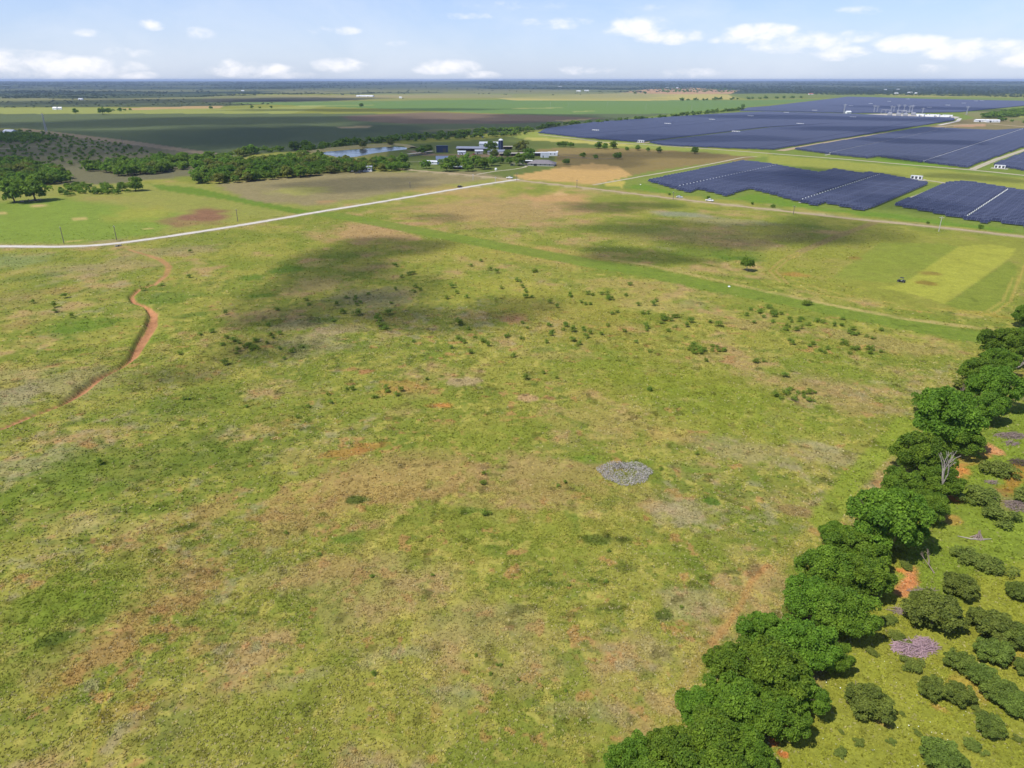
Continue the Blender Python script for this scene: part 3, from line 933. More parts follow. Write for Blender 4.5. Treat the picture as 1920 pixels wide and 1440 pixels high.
# ------------------------------------------------------------------ solar farm
def panel_mat():
    m, t = new_mat('solar_glass')
    g = t.n('ShaderNodeTexCoord')
    s_ = t.n('ShaderNodeSeparateXYZ')
    t.l(g.outputs['Object'], s_.inputs[0])
    oi = t.n('ShaderNodeObjectInfo')
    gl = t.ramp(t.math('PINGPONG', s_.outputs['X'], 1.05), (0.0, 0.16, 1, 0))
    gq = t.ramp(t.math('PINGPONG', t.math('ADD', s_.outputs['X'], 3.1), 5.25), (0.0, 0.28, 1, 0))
    mp = t.n('ShaderNodeMapping')
    t.l(g.outputs['Object'], mp.inputs[0])
    mp.inputs['Scale'].default_value = (.03, .16, .0)
    n = t.noise(mp.outputs[0], 1.0, 5, 0.7)
    k = t.math('ADD', t.math('MULTIPLY', n, .8), t.math('MULTIPLY', oi.outputs['Random'], .35))
    c = t.mix(t.ramp(k, (.3, .9, 0, 1)), (0.015, 0.018, 0.036, 1), (0.032, 0.037, 0.068, 1))
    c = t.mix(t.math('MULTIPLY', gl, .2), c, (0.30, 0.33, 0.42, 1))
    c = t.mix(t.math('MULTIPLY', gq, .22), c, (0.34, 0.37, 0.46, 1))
    c = t.mix(t.math('MULTIPLY', t.ramp(s_.outputs['Z'], (2.2, 2.3, 0, 1)), .5), c, (0.13, 0.15, 0.22, 1))  # top frame edge, painted wider and lighter to imitate the shading between rows
    out(t, principled(t, c, 0.22, 0, 0.6))
    return m


M_PANEL = panel_mat()
M_STEEL = simple_mat('galvanised_steel', (0.32, 0.33, 0.34), .5, .5, var=.15)
M_WHITE = simple_mat('white_painted_metal', (0.72, 0.73, 0.73), .5, var=.1, scale=.5, streak=True)
TH = math.radians(-40.6)
UU = np.array([math.cos(TH), math.sin(TH)])
VV = np.array([-math.sin(TH), math.cos(TH)])
DEPTH, ZF, ZB, PITCH_M = 3.5, .75, 2.45, 5.9


def uv_of(pt):
    return np.array([pt @ UU, pt @ VV])


def clip_rows(poly_px, aisles_px, pitch=PITCH_M, quant=2.1, gap=2.2):
    poly = np.array([uv_of(GP(*p)) for p in poly_px])
    ais = sorted(float(uv_of(GP(*a))[0]) for a in aisles_px)
    rows = []
    v = math.ceil(poly[:, 1].min() / pitch) * pitch
    while v < poly[:, 1].max():
        xs = []
        n = len(poly)
        for i in range(n):
            a, b = poly[i], poly[(i + 1) % n]
            if (a[1] > v) != (b[1] > v):
                xs.append(a[0] + (v - a[1]) / (b[1] - a[1]) * (b[0] - a[0]))
        xs.sort()
        for k in range(0, len(xs) - 1, 2):
            u0, u1 = xs[k], xs[k + 1]
            cuts = [u0] + [c for c in ais if u0 + 6 < c < u1 - 6] + [u1]
            for j in range(len(cuts) - 1):
                a = cuts[j] + (gap / 2 if j else 0)
                b = cuts[j + 1] - (gap / 2 if j < len(cuts) - 2 else 0)
                n_t = int((b - a) / quant)
                if n_t >= 1:
                    if j == 0:
                        a = b - n_t * quant
                    b = a + n_t * quant
                    rows.append((a, b, v, j + k * 10))
        v += pitch
    return rows


def row_geo(mb, L, x0=0.0, y0=0.0, legs=True, box=False):
    if box:      # added white box at the row end, stands in for the bright aisle gap
        mb.box(x0 - 1.0, x0 - .5, y0 + 1.6, y0 + 2.2, 1.5, 2.35, 2)
        mb.box(x0 - .8, x0 - .7, y0 + 1.85, y0 + 1.95, 0, 1.5, 1)
    y1 = y0 + DEPTH
    t_ = .05
    mb.add([(x0, y0, ZF), (x0 + L, y0, ZF), (x0 + L, y1, ZB), (x0, y1, ZB), (x0, y0, ZF - t_), (x0 + L, y0, ZF - t_), (x0 + L, y1, ZB - t_), (x0, y1, ZB - t_)],
           [(0, 1, 2, 3)], 0)
    V = [(x0, y0, ZF), (x0 + L, y0, ZF), (x0 + L, y1, ZB), (x0, y1, ZB), (x0, y0, ZF - t_), (x0 + L, y0, ZF - t_), (x0 + L, y1, ZB - t_), (x0, y1, ZB - t_)]
    mb.add(V, [(7, 6, 5, 4), (0, 4, 5, 1), (1, 5, 6, 2), (2, 6, 7, 3), (3, 7, 4, 0)], 1)
    if legs:
        n = max(2, int(L / 7) + 1)
        for i in range(n):
            x = x0 + .6 + (L - 1.2) * i / (n - 1)
            mb.box(x - .07, x + .07, y0 + .8, y0 + .94, 0, ZF + .3, 1)
            mb.box(x - .07, x + .07, y0 + 2.6, y0 + 2.74, 0, ZF + 1.18, 1)


BLK_A = [(1210, 341), (1388, 304), (1440, 310), (1532, 327), (1560, 320), (1615, 329), (1622, 326), (1652, 330), (1742, 347), (1655, 385), (1615, 398), (1545, 383),
         (1526, 389), (1407, 357), (1360, 370), (1306, 357), (1291, 364)]
BLK_B = [(1673, 387), (1775, 345), (1812, 344), (1900, 359), (2060, 384), (2060, 450), (1920, 428), (1858, 417), (1848, 422)]
BLK_C = [(1487, 281), (1730, 240), (1810, 244), (1865, 246), (1945, 241), (2030, 246), (1975, 262), (1920, 277), (1812, 316), (1720, 305), (1645, 295), (1625, 298), (1565, 292)]
BLK_D = [(1858, 311), (1930, 283), (1990, 262), (2200, 285), (2200, 350), (1920, 322)]
BLK_E = [(1215, 268.5), (1440, 241.5), (1600, 231), (1787, 222.5), (1790, 226.5), (1700, 241), (1450, 282), (1360, 279), (1242, 274)]
BLK_F = [(1008, 250), (1020, 243.5), (1120, 229.5), (1385, 212), (1440, 210.5), (1600, 215), (1690, 219.5), (1785, 222), (1440, 239.5), (1208, 266.5), (1195, 267.5), (1150, 264),
         (1080, 258.5)]
BLK_G = [(1400, 203), (1440, 200), (1590, 182), (1640, 183), (1730, 186), (1920, 190), (2100, 193), (2100, 199), (1920, 199), (1850, 206), (1800, 211), (1690, 213), (1600, 213),
         (1440, 209), (1385, 209)]
near = [('A', r) for r in clip_rows(BLK_A, [(1574, 355), (1354, 335)])]
near += [('B', r) for r in clip_rows(BLK_B, [(1847, 386), (1960, 400)])]
near += [('C', r) for r in clip_rows(BLK_C, [(1807, 280), (1562, 288)])]
near += [('D', r) for r in clip_rows(BLK_D, [])]
far_rows = clip_rows(BLK_E, [(1600, 250)], 6.4) + clip_rows(BLK_F, [(1300, 235), (1180, 240)], 6.4) + clip_rows(BLK_G, [(1700, 198)], 8.0)
near.sort(key=lambda e: np.hypot(*((e[1][0] + e[1][1]) / 2 * UU + e[1][2] * VV)))
NEAR_LABEL = {
    'A': ('row of dark blue solar panels in the block just behind the two parked vehicles', 'rows of the solar block behind the vehicles'),
    'B': ('row of dark blue solar panels in the nearest block at the right edge', 'rows of the solar block at the right edge'),
    'C': ('row of blue solar panels in the block beyond the pale service road', 'rows of the solar block beyond the service road'),
    'D': ('row of blue solar panels in the corner block right of the service road fork', 'rows of the solar block right of the road fork')}
cache = {}
def nth(n):
    return '%d%s' % (n, 'th' if 10 <= n % 100 <= 20 else {1: 'st', 2: 'nd', 3: 'rd'}.get(n % 10, 'th'))


rank = {}
for b_ in 'ABCD':
    for j_ in sorted({e[1][3] for e in near}):
        vs = sorted({e[1][2] for e in near if e[0] == b_ and e[1][3] == j_})
        rank.update({(b_, j_, v_): i_ + 1 for i_, v_ in enumerate(vs)})
WHERE = {'A': ('left of both aisles', 'between aisles', 'right of both aisles'), 'B': ('left of the aisle', 'right of the aisle', 'right of the second aisle'),
         'C': ('left of both aisles', 'between aisles', 'right of both aisles'), 'D': ('', '', '')}
BNAME = {'A': 'block behind the pickup', 'B': 'nearest right-hand block', 'C': 'block beyond service road', 'D': 'corner block by road fork'}
for blk, (a, b, v, j_) in near[:300]:
    L = round(b - a, 1)
    bx_ = j_ % 10 > 0
    if (L, bx_) not in cache:
        mb = MB()
        row_geo(mb, L, box=bx_)
        cache[L, bx_] = mb.mesh('solar_row', [M_PANEL, M_STEEL, M_WHITE])
    p_ = UU * a + VV * v
    o = link('solar_row', cache[L, bx_], None, (p_[0], p_[1], 0), TH)
    tag(o, ('%s solar row from the front%s%s, %s' % (nth(rank[(blk, j_, v)]), ' ' if WHERE[blk][0] else '', WHERE[blk][min(2, j_ % 10)] + (', right piece' if j_ > 9 else ''), BNAME[blk])), 'solar panels', NEAR_LABEL[blk][1])
mb = MB()
for _, (a, b, v, j_) in near[300:]:
    row_geo(mb, b - a, a, v, False, j_ % 10 > 0)
for (a, b, v, j_) in far_rows:
    row_geo(mb, b - a, a, v, False)
o = mb.build('distant_solar_rows', [M_PANEL, M_STEEL, M_WHITE], rotz=TH)
tag(o, 'mass of distant blue solar panel rows filling the land beyond the near blocks', 'solar panels', kind='stuff')

# pale gravel under the aisles between the row ends
M_AISLE = simple_mat('aisle_gravel', C(232, 226, 214), .9, var=.1)
for a_, b_ in (((1496, 380), (1650, 331.5)), ((1268, 355), (1440, 315.5)), ((1801, 412), (1897, 360)), ((1722, 303.5), (1884, 258)), ((1545, 291), (1600, 280))):
    pa, pb = GP(*a_), GP(*b_)
    mid = uv_of((pa + pb) / 2)[0]
    va, vb = uv_of(pa)[1], uv_of(pb)[1]
    ribbon('gravel_aisle', [UU * mid + VV * va, UU * mid + VV * vb], 2.0, .09, M_AISLE, jit=.1, world=True)

# inverter stations: white cabinet on a gravel pad
M_PAD = simple_mat('pad_gravel', C(222, 212, 196), .95, var=.12)
M_DARK = simple_mat('dark_louvre', (.05, .05, .055), .6)


def inverter(px, py, L, label, group=None):
    c = GP(px, py)
    r = empty('inverter_station', (c[0], c[1], 0), TH)
    tag(r, label, 'inverter cabinet', group)
    m_ = MB()
    m_.box(-L * .8, L * .8, -4, 4, 0, .12)
    m_.build('gravel_pad', M_PAD, r)
    m_ = MB()
    m_.box(-L / 2, L / 2, -1.5, 1.5, .35, 3.1)
    m_.box(-L / 2 - .12, L / 2 + .12, -1.65, 1.65, 3.1, 3.25)
    for x in (-L / 2 + .3, 0, L / 2 - .3):
        m_.box(x - .2, x + .2, -1.2, 1.2, .12, .35)
    m_.build('cabinet', M_WHITE, r)
    for k in range(3):
        x = -L / 2 + L * (k + .5) / 3
        m_ = MB()
        m_.box(x - L * .1, x + L * .1, -1.56, -1.5, .7, 2.7)
        m_.build('louvre', M_DARK, r)
    return r


inverter(1718, 336.5, 9, 'white inverter cabinet between the two nearest solar blocks')
inverter(1874, 316, 9, 'white inverter cabinet right of the service road fork')
inverter(1202, 267.5, 9, 'white inverter cabinet at the near tip of the far solar field beside the track')
for k, (px, py) in enumerate([(1117, 247), (1252, 234.3), (1335, 226.3), (1407, 219.5), (1380, 249.5), (1500, 234.5), (1599, 221.5), (1527, 208.6), (1474, 213), (1595, 199.8),
                              (1632, 195.8), (1667, 191.5), (1702, 186.8), (1777, 198.7), (1807, 194.8), (1830, 190.5), (1841, 190.3), (1742, 203)]):
    inverter(px, py, 13, 'small white inverter cabinet out among the far solar rows', 'inverter cabinets in the far solar fields')

# substation ------------------------------------------------------------
water_poly('substation_yard', [(1612, 214.5), (1668, 213), (1760, 215), (1800, 219.5), (1792, 222.5), (1740, 220.5), (1690, 220), (1614, 216.4)], .2, M_PAD)


def lattice_mast(h, w0=2.4, w1=.5):
    m_ = MB()
    n = 7
    for s in ((-1, -1), (1, -1), (1, 1), (-1, 1)):
        m_.tube((s[0] * w0 / 2, s[1] * w0 / 2, 0), (s[0] * w1 / 2, s[1] * w1 / 2, h), .28, .2, 4)
    for i in range(n):
        z0, z1 = h * i / n, h * (i + 1) / n
        a = (w0 + (w1 - w0) * i / n) / 2
        b = (w0 + (w1 - w0) * (i + 1) / n) / 2
        for s in (-1, 1):
            m_.tube((-a, s * a, z0), (b, s * b, z1), .12, k=4)
            m_.tube((s * a, a, z0), (s * b, -b, z1), .12, k=4)
    m_.box(-4.5, 4.5, -.25, .25, h * .9, h * .93)
    m_.box(-3.2, 3.2, -.25, .25, h * .78, h * .81)
    return m_


M_MAST = simple_mat('pale_mast_steel', (0.42, 0.43, 0.45), .5, .3)
mast0 = None
for (px, py, top) in ((1638, 212, 198), (1644, 211.5, 199), (1670, 212, 199), (1675, 211, 200), (1683, 213, 197), (1694, 212, 197), (1704, 213, 199), (1709, 214, 198), (1729, 214, 203)):
    c = GP(px, py)
    h = (py - top) / PPM(px, py)
    if mast0 is None:
        mast0 = lattice_mast(26).mesh('lattice_mast', M_MAST)
    o = link('lattice_mast', mast0, None, (c[0], c[1], .2), TH + .3, (1, 1, h / 26))
    tag(o, 'slender pale lattice mast rising from the distant substation yard', 'mast', 'lattice masts of the substation')
for (px, py, top, lb) in ((1582, 213, 196, 'tall pale transmission mast left of the substation, among the solar fields'),
                          (1812, 215, 200, 'tall pale transmission mast right of the substation, by the dark wood'),
                          (87, 247, 214, 'tall thin radio mast at the edge of the big crop field far left')):
    c = GP(px, py)
    h = (py - top) / PPM(px, py)
    o = link('transmission_mast', mast0, None, (c[0], c[1], 0), TH, (1, 1, h / 26))
    tag(o, lb, 'mast')
gan = MB()
for x in (-10, 0, 10):
    for y in (-4, 4):
        gan.tube((x, y, 0), (x, y, 9), .3, .25, 6)
    gan.box(x - .3, x + .3, -4, 4, 8.6, 9.2)
for y in (-4, 4):
    gan.box(-10, 10, y - .3, y + .3, 9, 9.5)
gme = gan.mesh('switchyard_gantry', M_MAST)
for (px, py) in ((1660, 213.5), (1690, 214.5), (1700, 216)):
    c = GP(px, py)
    tag(link('switchyard_gantry', gme, None, (c[0], c[1], .2), TH), 'grey steel busbar gantry in the substation yard', 'gantry', 'gantries of the substation')
tf = MB()
tf.box(-3, 3, -2, 2, .3, 4)
for k in range(5):
    tf.box(-2.6 + k * 1.1, -2.2 + k * 1.1, 2, 2.9, .6, 3.6)
    tf.box(-2.6 + k * 1.1, -2.2 + k * 1.1, -2.9, -2, .6, 3.6)
for k in (-1.6, 0, 1.6):
    tf.tube((k, 0, 4), (k, 0, 5.6), .22, .1, 8)
tf.tube((-2.6, 1.2, 4.6), (2.6, 1.2, 4.6), .5, k=10)
tfm = tf.mesh('transformer', M_MAST)
for (px, py) in ((1668, 216.5), (1684, 217.3), (1697, 217.8), (1712, 216.5)):
    c = GP(px, py)
    tag(link('transformer', tfm, None, (c[0], c[1], .2), TH, (1.6, 1.6, 1.3)), 'pale grey transformer standing in the substation yard', 'transformer', 'transformers of the substation')
cn = MB()
cn.box(-6, 6, -1.3, 1.3, .2, 2.9)
for k in range(12):
    cn.box(-5.8 + k, -5.5 + k, -1.36, -1.3, .4, 2.7)
cnm = cn.mesh('storage_container', M_WHITE)
for k in range(14):
    px, py = 1722 + (k % 7) * 9.5, 216.6 + (k // 7) * 1.7 + (k % 7) * .35
    c = GP(px, py)
    tag(link('storage_container', cnm, None, (c[0], c[1], .2), TH + (1.57 if k % 3 else 0), (1.3, 1.5, 1.3)), 'white storage container in rows right of the substation masts', 'container',
        'white containers beside the substation')


# ------------------------------------------------------------------ farm buildings
def gable(name, label, cat, px, py, L, W, H, rise, ang, wall, roof, doors=1, windows=2, overhang=.4, hip=False, open_side=False):
    """px, py: middle of the foot of the side that faces the camera"""
    c = GP(px, py)
    u = c / np.linalg.norm(c)
    c = c + u * W * .5
    r = empty(name, (c[0], c[1], 0), ang)
    tag(r, label, cat)
    m_ = MB()
    if open_side:
        m_.box(-L / 2, L / 2, W / 2 - .15, W / 2, 0, H)
        n = max(3, int(L / 5))
        for i in range(n + 1):
            x = -L / 2 + L * i / n
            for y in (-W / 2 + .1, 0):
                m_.box(x - .12, x + .12, y, y + .24, 0, H)
        m_.build('posts', wall, r)
    else:
        prof = [(-W / 2, 0), (W / 2, 0), (W / 2, H), (0, H + (0 if hip else rise)), (-W / 2, H)] if not hip else [(-W / 2, 0), (W / 2, 0), (W / 2, H), (-W / 2, H)]
        m_.prism(prof, -L / 2, L / 2)
        m_.build('walls', wall, r)
    m_ = MB()
    o_, t_ = overhang, .18
    a, b = W / 2 + o_, L / 2 + o_
    s = rise / (W / 2)
    zo = H - o_ * s + .02
    if hip:
        k = min(W / 2, L / 2 - .5)
        V = [(-b, -a, zo), (b, -a, zo), (b, a, zo), (-b, a, zo), (-b + k, 0, H + rise), (b - k, 0, H + rise)]
        m_.add(V, [(0, 1, 5, 4), (1, 2, 5), (2, 3, 4, 5), (3, 0, 4), (3, 2, 1, 0)])
    else:
        for sg in (-1, 1):
            V = [(-b, sg * a, zo), (b, sg * a, zo), (b, 0, H + rise + .02), (-b, 0, H + rise + .02)]
            V += [(x, y, z + t_) for x, y, z in V]
            m_.add(V, [(0, 1, 2, 3), (7, 6, 5, 4), (0, 4, 5, 1), (1, 5, 6, 2), (2, 6, 7, 3), (3, 7, 4, 0)])
    m_.build('roof', roof, r)
    if not open_side:
        for i in range(doors):
            x = -L * .2 + i * L * .35
            m_ = MB()
            dw, dh = (1.6, min(H - .3, 3.0)) if L > 14 else (.5, 2.1)
            m_.box(x - dw, x + dw, -W / 2 - .06, -W / 2 - .002, 0.02, dh)
            m_.build('door', M_DARK, r)
        for i in range(windows):
            x = -L * .42 + (i + .5) * L * .84 / windows
            m_ = MB()
            m_.box(x - .5, x + .5, -W / 2 - .05, -W / 2 - .003, H * .42, H * .8)
            m_.build('window', M_DARK, r)
    return r


M_GREY = simple_mat('grey_corrugated_roof', (0.30, 0.32, 0.37), .5, .1, var=.15, scale=.3, streak=True)
M_BLUE = simple_mat('dark_blue_metal', (0.018, 0.035, 0.085), .4, var=.2, scale=.4)
M_BEIGE = simple_mat('weathered_beige_roof', (0.42, 0.38, 0.30), .8, var=.15, scale=.3)
M_BRNR = simple_mat('brown_grey_shingles', (0.17, 0.155, 0.16), .85, var=.2, scale=.6)
M_CREAM = simple_mat('cream_siding', (0.48, 0.45, 0.38), .8, var=.08)
M_RED = simple_mat('rusty_red_paint', (0.42, 0.08, 0.04), .7, var=.3)
M_DKW = simple_mat('dark_shed_wall', (0.09, 0.075, 0.065), .8, var=.2)
A1, A2 = TH, TH + math.pi / 2
gable('long_barn', 'long low barn with grey roof and open front, left of the blue silo', 'barn', 886, 284, 38, 12, 3.4, 1.8, -.12, M_DKW, M_GREY, open_side=True)
gable('barn', 'white roofed barn behind the long grey barn, touching the blue silo', 'barn', 917, 276, 24, 12, 4.2, 2, -.12, M_WHITE, M_WHITE, 1, 0)
gable('barn', 'grey roofed barn in front of the blue silo, half hidden by trees', 'barn', 930, 290, 20, 10, 3.4, 1.6, .1, M_CREAM, M_GREY, 1, 3)
gable('cattle_shed', 'long beige roofed cattle shed with an open dark front, right of the silo', 'shed', 963, 292.5, 32, 7, 2.6, .8, .02, M_DKW, M_BEIGE, open_side=True)
gable('hay_shed', 'small open hay shed with pale roof just right of the blue silo', 'shed', 952, 280.5, 11, 7, 3.4, .5, .1, M_DKW, M_BEIGE, open_side=True)
gable('tall_shed', 'tall white metal shed standing right of the farm trees', 'shed', 1021, 295.5, 9, 9, 5.0, .5, .0, M_WHITE, M_WHITE, 1, 0, .1)
gable('machine_shed', 'low white machine shed attached behind the tall white shed', 'shed', 1036, 292.5, 11, 8, 3.6, .6, .0, M_WHITE, M_WHITE, 0, 2, .1)
gable('lean_to', 'white roofed open lean-to left of the tall white shed', 'shed', 1007, 292.8, 11, 7, 3.4, .4, .0, M_DKW, M_WHITE, open_side=True)
gable('ranch_house', 'ranch house with a wide brown grey hipped roof beside the tan field', 'house', 1016, 311.5, 27, 15, 2.5, 2.9, -.22, M_CREAM, M_BRNR, 1, 5, .8, hip=True)
gable('carport', 'white flat carport joined to the left of the brown roofed ranch house', 'carport', 990, 306.5, 9, 6, 2.6, .3, -.1, M_DKW, M_WHITE, open_side=True)
gable('shelter', 'small white roofed open shelter on the lawn in front of the farm trees', 'shelter', 854, 317.5, 13, 6, 2.3, .5, -.05, M_DKW, M_WHITE, open_side=True)
gable('low_shed', 'low white shed behind the single round lawn tree', 'shed', 808, 308, 16, 6, 2.6, .8, -.3, M_WHITE, M_WHITE, 0, 2)
gable('farm_shop', 'small white farm shop building with dark doors in the middle of the yard', 'shed', 866, 290, 9, 7, 3.0, 1.0, -.05, M_WHITE, M_WHITE, 2, 1)
gable('round_front_shed', 'pale cream shed right of the rusty red truck in the yard', 'shed', 898, 289, 9, 7, 3.4, 1.2, .1, M_CREAM, M_WHITE, 1, 1)
gable('small_shed', 'small shed with a pale roof in the shade of the farm trees', 'shed', 888, 306.5, 4, 3, 2.2, .6, 0, M_CREAM, M_BEIGE, 1, 0)
gable('white_farmhouse', 'white house with grey gable roof against the creek trees', 'house', 685, 322, 13, 8, 3.0, 1.8, .12, M_WHITE, M_GREY, 1, 4)
gable('tiny_shed', 'tiny white shed left of the white house by the creek trees', 'shed', 660, 322, 3.5, 3, 2.3, .5, 0, M_WHITE, M_WHITE, 1, 0)
# quonset hut
c = GP(836, 302.5)
r = empty('quonset_hut', (c[0], c[1] + 4, 0), .12)
tag(r, 'blue grey quonset hut with rounded roof left of the farm yard', 'shed')
m_ = MB()
m_.prism([(5 * math.cos(t), 5.2 * math.sin(t)) for t in np.linspace(0, math.pi, 13)], -11, 11)
m_.build('arched_shell', simple_mat('ribbed_blue_grey_metal', (0.24, 0.29, 0.38), .4, .4, var=.12, scale=.6, streak=True), r)
m_ = MB()
m_.box(-11.08, -11.003, -1.8, 1.8, .02, 3.2)
m_.build('door', M_DARK, r)
# big dark blue tank shed and silo
c = GP(829, 286)
r = empty('dark_blue_shed', (c[0], c[1] + 3, 0), .05)
tag(r, 'tall dark blue metal shed with a pale left post, right of the pond', 'shed')
m_ = MB()
m_.box(-6.8, 6.8, -4, 4, 0, 7.2)
m_.build('walls', M_BLUE, r)
m_ = MB()
m_.prism([(-4.3, 7.2), (4.3, 7.2), (4.3, 7.5), (-4.3, 7.9)], -7, 7)
m_.build('roof', M_BLUE, r)
m_ = MB()
m_.box(-8.4, -7.9, -4, -3.5, 0, 7.4)
m_.build('post', M_BEIGE, r)
m_ = MB()
m_.box(1.0, 4.4, -4.07, -4.003, .02, 4.6)
m_.build('door', M_DARK, r)
c = GP(939, 285)
r = empty('silo', (c[0], c[1], 0))
tag(r, 'tall dark blue cylindrical silo with a pale cap above the farm', 'silo')
m_ = MB()
m_.lathe([(2.7, 0), (2.7, 4.2), (2.78, 4.2), (2.78, 4.4), (2.7, 4.4), (2.7, 9), (2.78, 9), (2.78, 9.2), (2.7, 9.2), (2.7, 13.4)], 24)
m_.build('tank', M_BLUE, r, smooth=False)
m_ = MB()
m_.lathe([(2.85, 13.4), (2.4, 14.2), (1.4, 14.9), (.3, 15.2)], 24)
m_.build('cap', M_WHITE, r)
m_ = MB()
for x in (-.25, .25):
    m_.tube((x, -2.9, 0), (x, -2.9, 13.6), .05, k=4)
for k in range(34):
    m_.tube((-.25, -2.9, .4 * k + .2), (.25, -2.9, .4 * k + .2), .03, k=4)
m_.build('ladder', M_STEEL, r)
# long feed bunk with roof left of the yard
c0, c1 = GP(765, 293.5), GP(811, 287.5)
mid = (c0 + c1) / 2
L = float(np.linalg.norm(c1 - c0))
an = math.atan2(*(c1 - c0)[::-1])
r = empty('feed_bunk', (mid[0], mid[1], 0), an)
tag(r, 'long thin pale roofed feed bunk running towards the dark blue shed', 'feed bunk')
m_ = MB()
m_.prism([(-2, 2.4), (2, 2.7), (2, 2.85), (-2, 2.55)], -L / 2, L / 2)
m_.build('roof', M_BEIGE, r)
m_ = MB()
for k in range(int(L / 5) + 1):
    m_.box(-L / 2 + k * 5, -L / 2 + k * 5 + .2, -.1, .1, 0, 2.5)
m_.build('posts', M_DKW, r)
m_ = MB()
m_.prism([(-.5, 0), (.5, 0), (.7, .7), (.55, .7), (.4, .2), (-.4, .2), (-.55, .7), (-.7, .7)], -L / 2, L / 2)
m_.build('trough', M_BEIGE, r)
# corral rails
M_RAIL = simple_mat('weathered_rail', (0.20, 0.17, 0.14), .85)


def rail_fence(label, pts, h=1.5, step=3.0, mat=None):
    p = P(*pts)
    r = empty('rail_fence', (p[0][0], p[0][1], 0))
    tag(r, label, 'fence')
    a_, b_ = MB(), MB()
    for i in range(len(p) - 1):
        q0, q1 = p[i] - p[0], p[i + 1] - p[0]
        L = np.linalg.norm(q1 - q0)
        n = max(1, int(L / step))
        for k in range(n + (i == len(p) - 2)):
            q = q0 + (q1 - q0) * k / n
            a_.tube((q[0], q[1], 0), (q[0], q[1], h + .1), .09, k=5)
        for z in (.5, .9, 1.35):
            b_.tube((q0[0], q0[1], z * h / 1.4), (q1[0], q1[1], z * h / 1.4), .07, k=4)
    a_.build('posts', mat or M_RAIL, r)
    b_.build('rails', mat or M_RAIL, r)


rail_fence('dark rail fence curving round the small pen right of the ranch house', [(1040, 294), (1080, 297), (1120, 299.5), (1148, 299), (1166, 295.5), (1160, 292)])
rail_fence('dark rail fence running right from the tall white shed', [(1043, 290.5), (1062, 291), (1084, 293)])
rail_fence('corral fence between the pond and the feed bunk', [(766, 286), (785, 283.5), (805, 282), (800, 288), (770, 291)])

# distant farmhouses, each a pale speck among the far woods
FAR_H = [(152, 187.5, 'pale blue roofed farmhouse far away on the left, among dark trees', 20), (104, 205.5, 'white barn at the left end of the far yellow strip', 14),
         (113, 205.6, 'second white barn at the left end of the far yellow strip', 10), (20, 252, 'low tan roofed house in the brush at the far left edge', 20),
         (455, 171, 'white house on the wooded plain left of centre, near the horizon', 22), (680, 181.3, 'long pale building at the far edge of the dark ploughed field', 60),
         (694, 181.5, 'second long pale building beyond the dark ploughed field', 40), (751, 184.5, 'small white tower house at the far edge of the green crop', 12),
         (1085, 171.5, 'white farmhouse left of the tan hill near the horizon', 30), (1100, 170.8, 'pair of pale roofs just left of the tan hill', 34),
         (1251, 165.5, 'white house on the slope above the tan hill, left one', 24), (1270, 165.4, 'white house on the slope above the tan hill, right one', 24),
         (1680, 176.2, 'white house in the far right woods, lowest and leftmost', 22), (1684, 168.6, 'white house in the far right woods, topmost', 30),
         (1706, 174.8, 'white long house in the far right woods, middle one', 28), (1717, 176.0, 'tiny white shed in the far right woods beside the middle house', 14),
         (1660, 169, 'pale shed in the far right woods, left of the topmost house', 20), (1590, 213.5, 'pale shed left of the substation mast', 14),
         (1520, 177.5, 'pink roofed house between trees above the far solar field', 26), (1050, 163.2, 'pale house far out on the left of the centre right woods', 40)]
for (px, py, lb, L) in FAR_H:
    gable('distant_house', lb, 'house', px, py, L, L * .45, 4.5, 2.6, random.uniform(-.4, .4), M_WHITE, M_RED if 'pink' in lb else M_WHITE, 1, 3)
for (px, py, lb) in ((1860, 229.3, 'long white shed beside the lane at the far right'), (1840, 228.8, 'pale tank shed left of the long white shed at the far right')):
    gable('yard_shed', lb, 'shed', px, py, 26, 9, 3.6, 1.4, -.1, M_WHITE, M_WHITE, 1, 3)


# ------------------------------------------------------------------ utility poles
M_WOODP = simple_mat('weathered_pole_wood', (0.16, 0.13, 0.11), .85, var=.2)
M_PALEP = simple_mat('pale_concrete_pole', (0.42, 0.40, 0.37), .8, var=.1)


def pole(px, py, top, label, mat, ang=TH, arm=True, group=None):
    c = GP(px, py)
    h = (py - top) / PPM(px, py) / math.cos(math.radians(10))
    r = empty('utility_pole', (c[0], c[1], 0), ang)
    tag(r, label, 'utility pole', group)
    m_ = MB()
    m_.tube((0, 0, 0), (0, 0, h), .22, .15, 8)
    m_.build('pole', mat, r)
    if arm:
        m_ = MB()
        m_.box(-1.2, 1.2, -.07, .07, h - .7, h - .52)
        m_.build('crossarm', mat, r)
        for x in (-1.05, 0, 1.05):
            m_ = MB()
            m_.lathe([(.05, h - .52 if x else h), (.1, h - .42 if x else h + .1), (.05, h - .3 if x else h + .2)], 8, c=(x, 0))
            m_.build('insulator', M_WHITE, r)


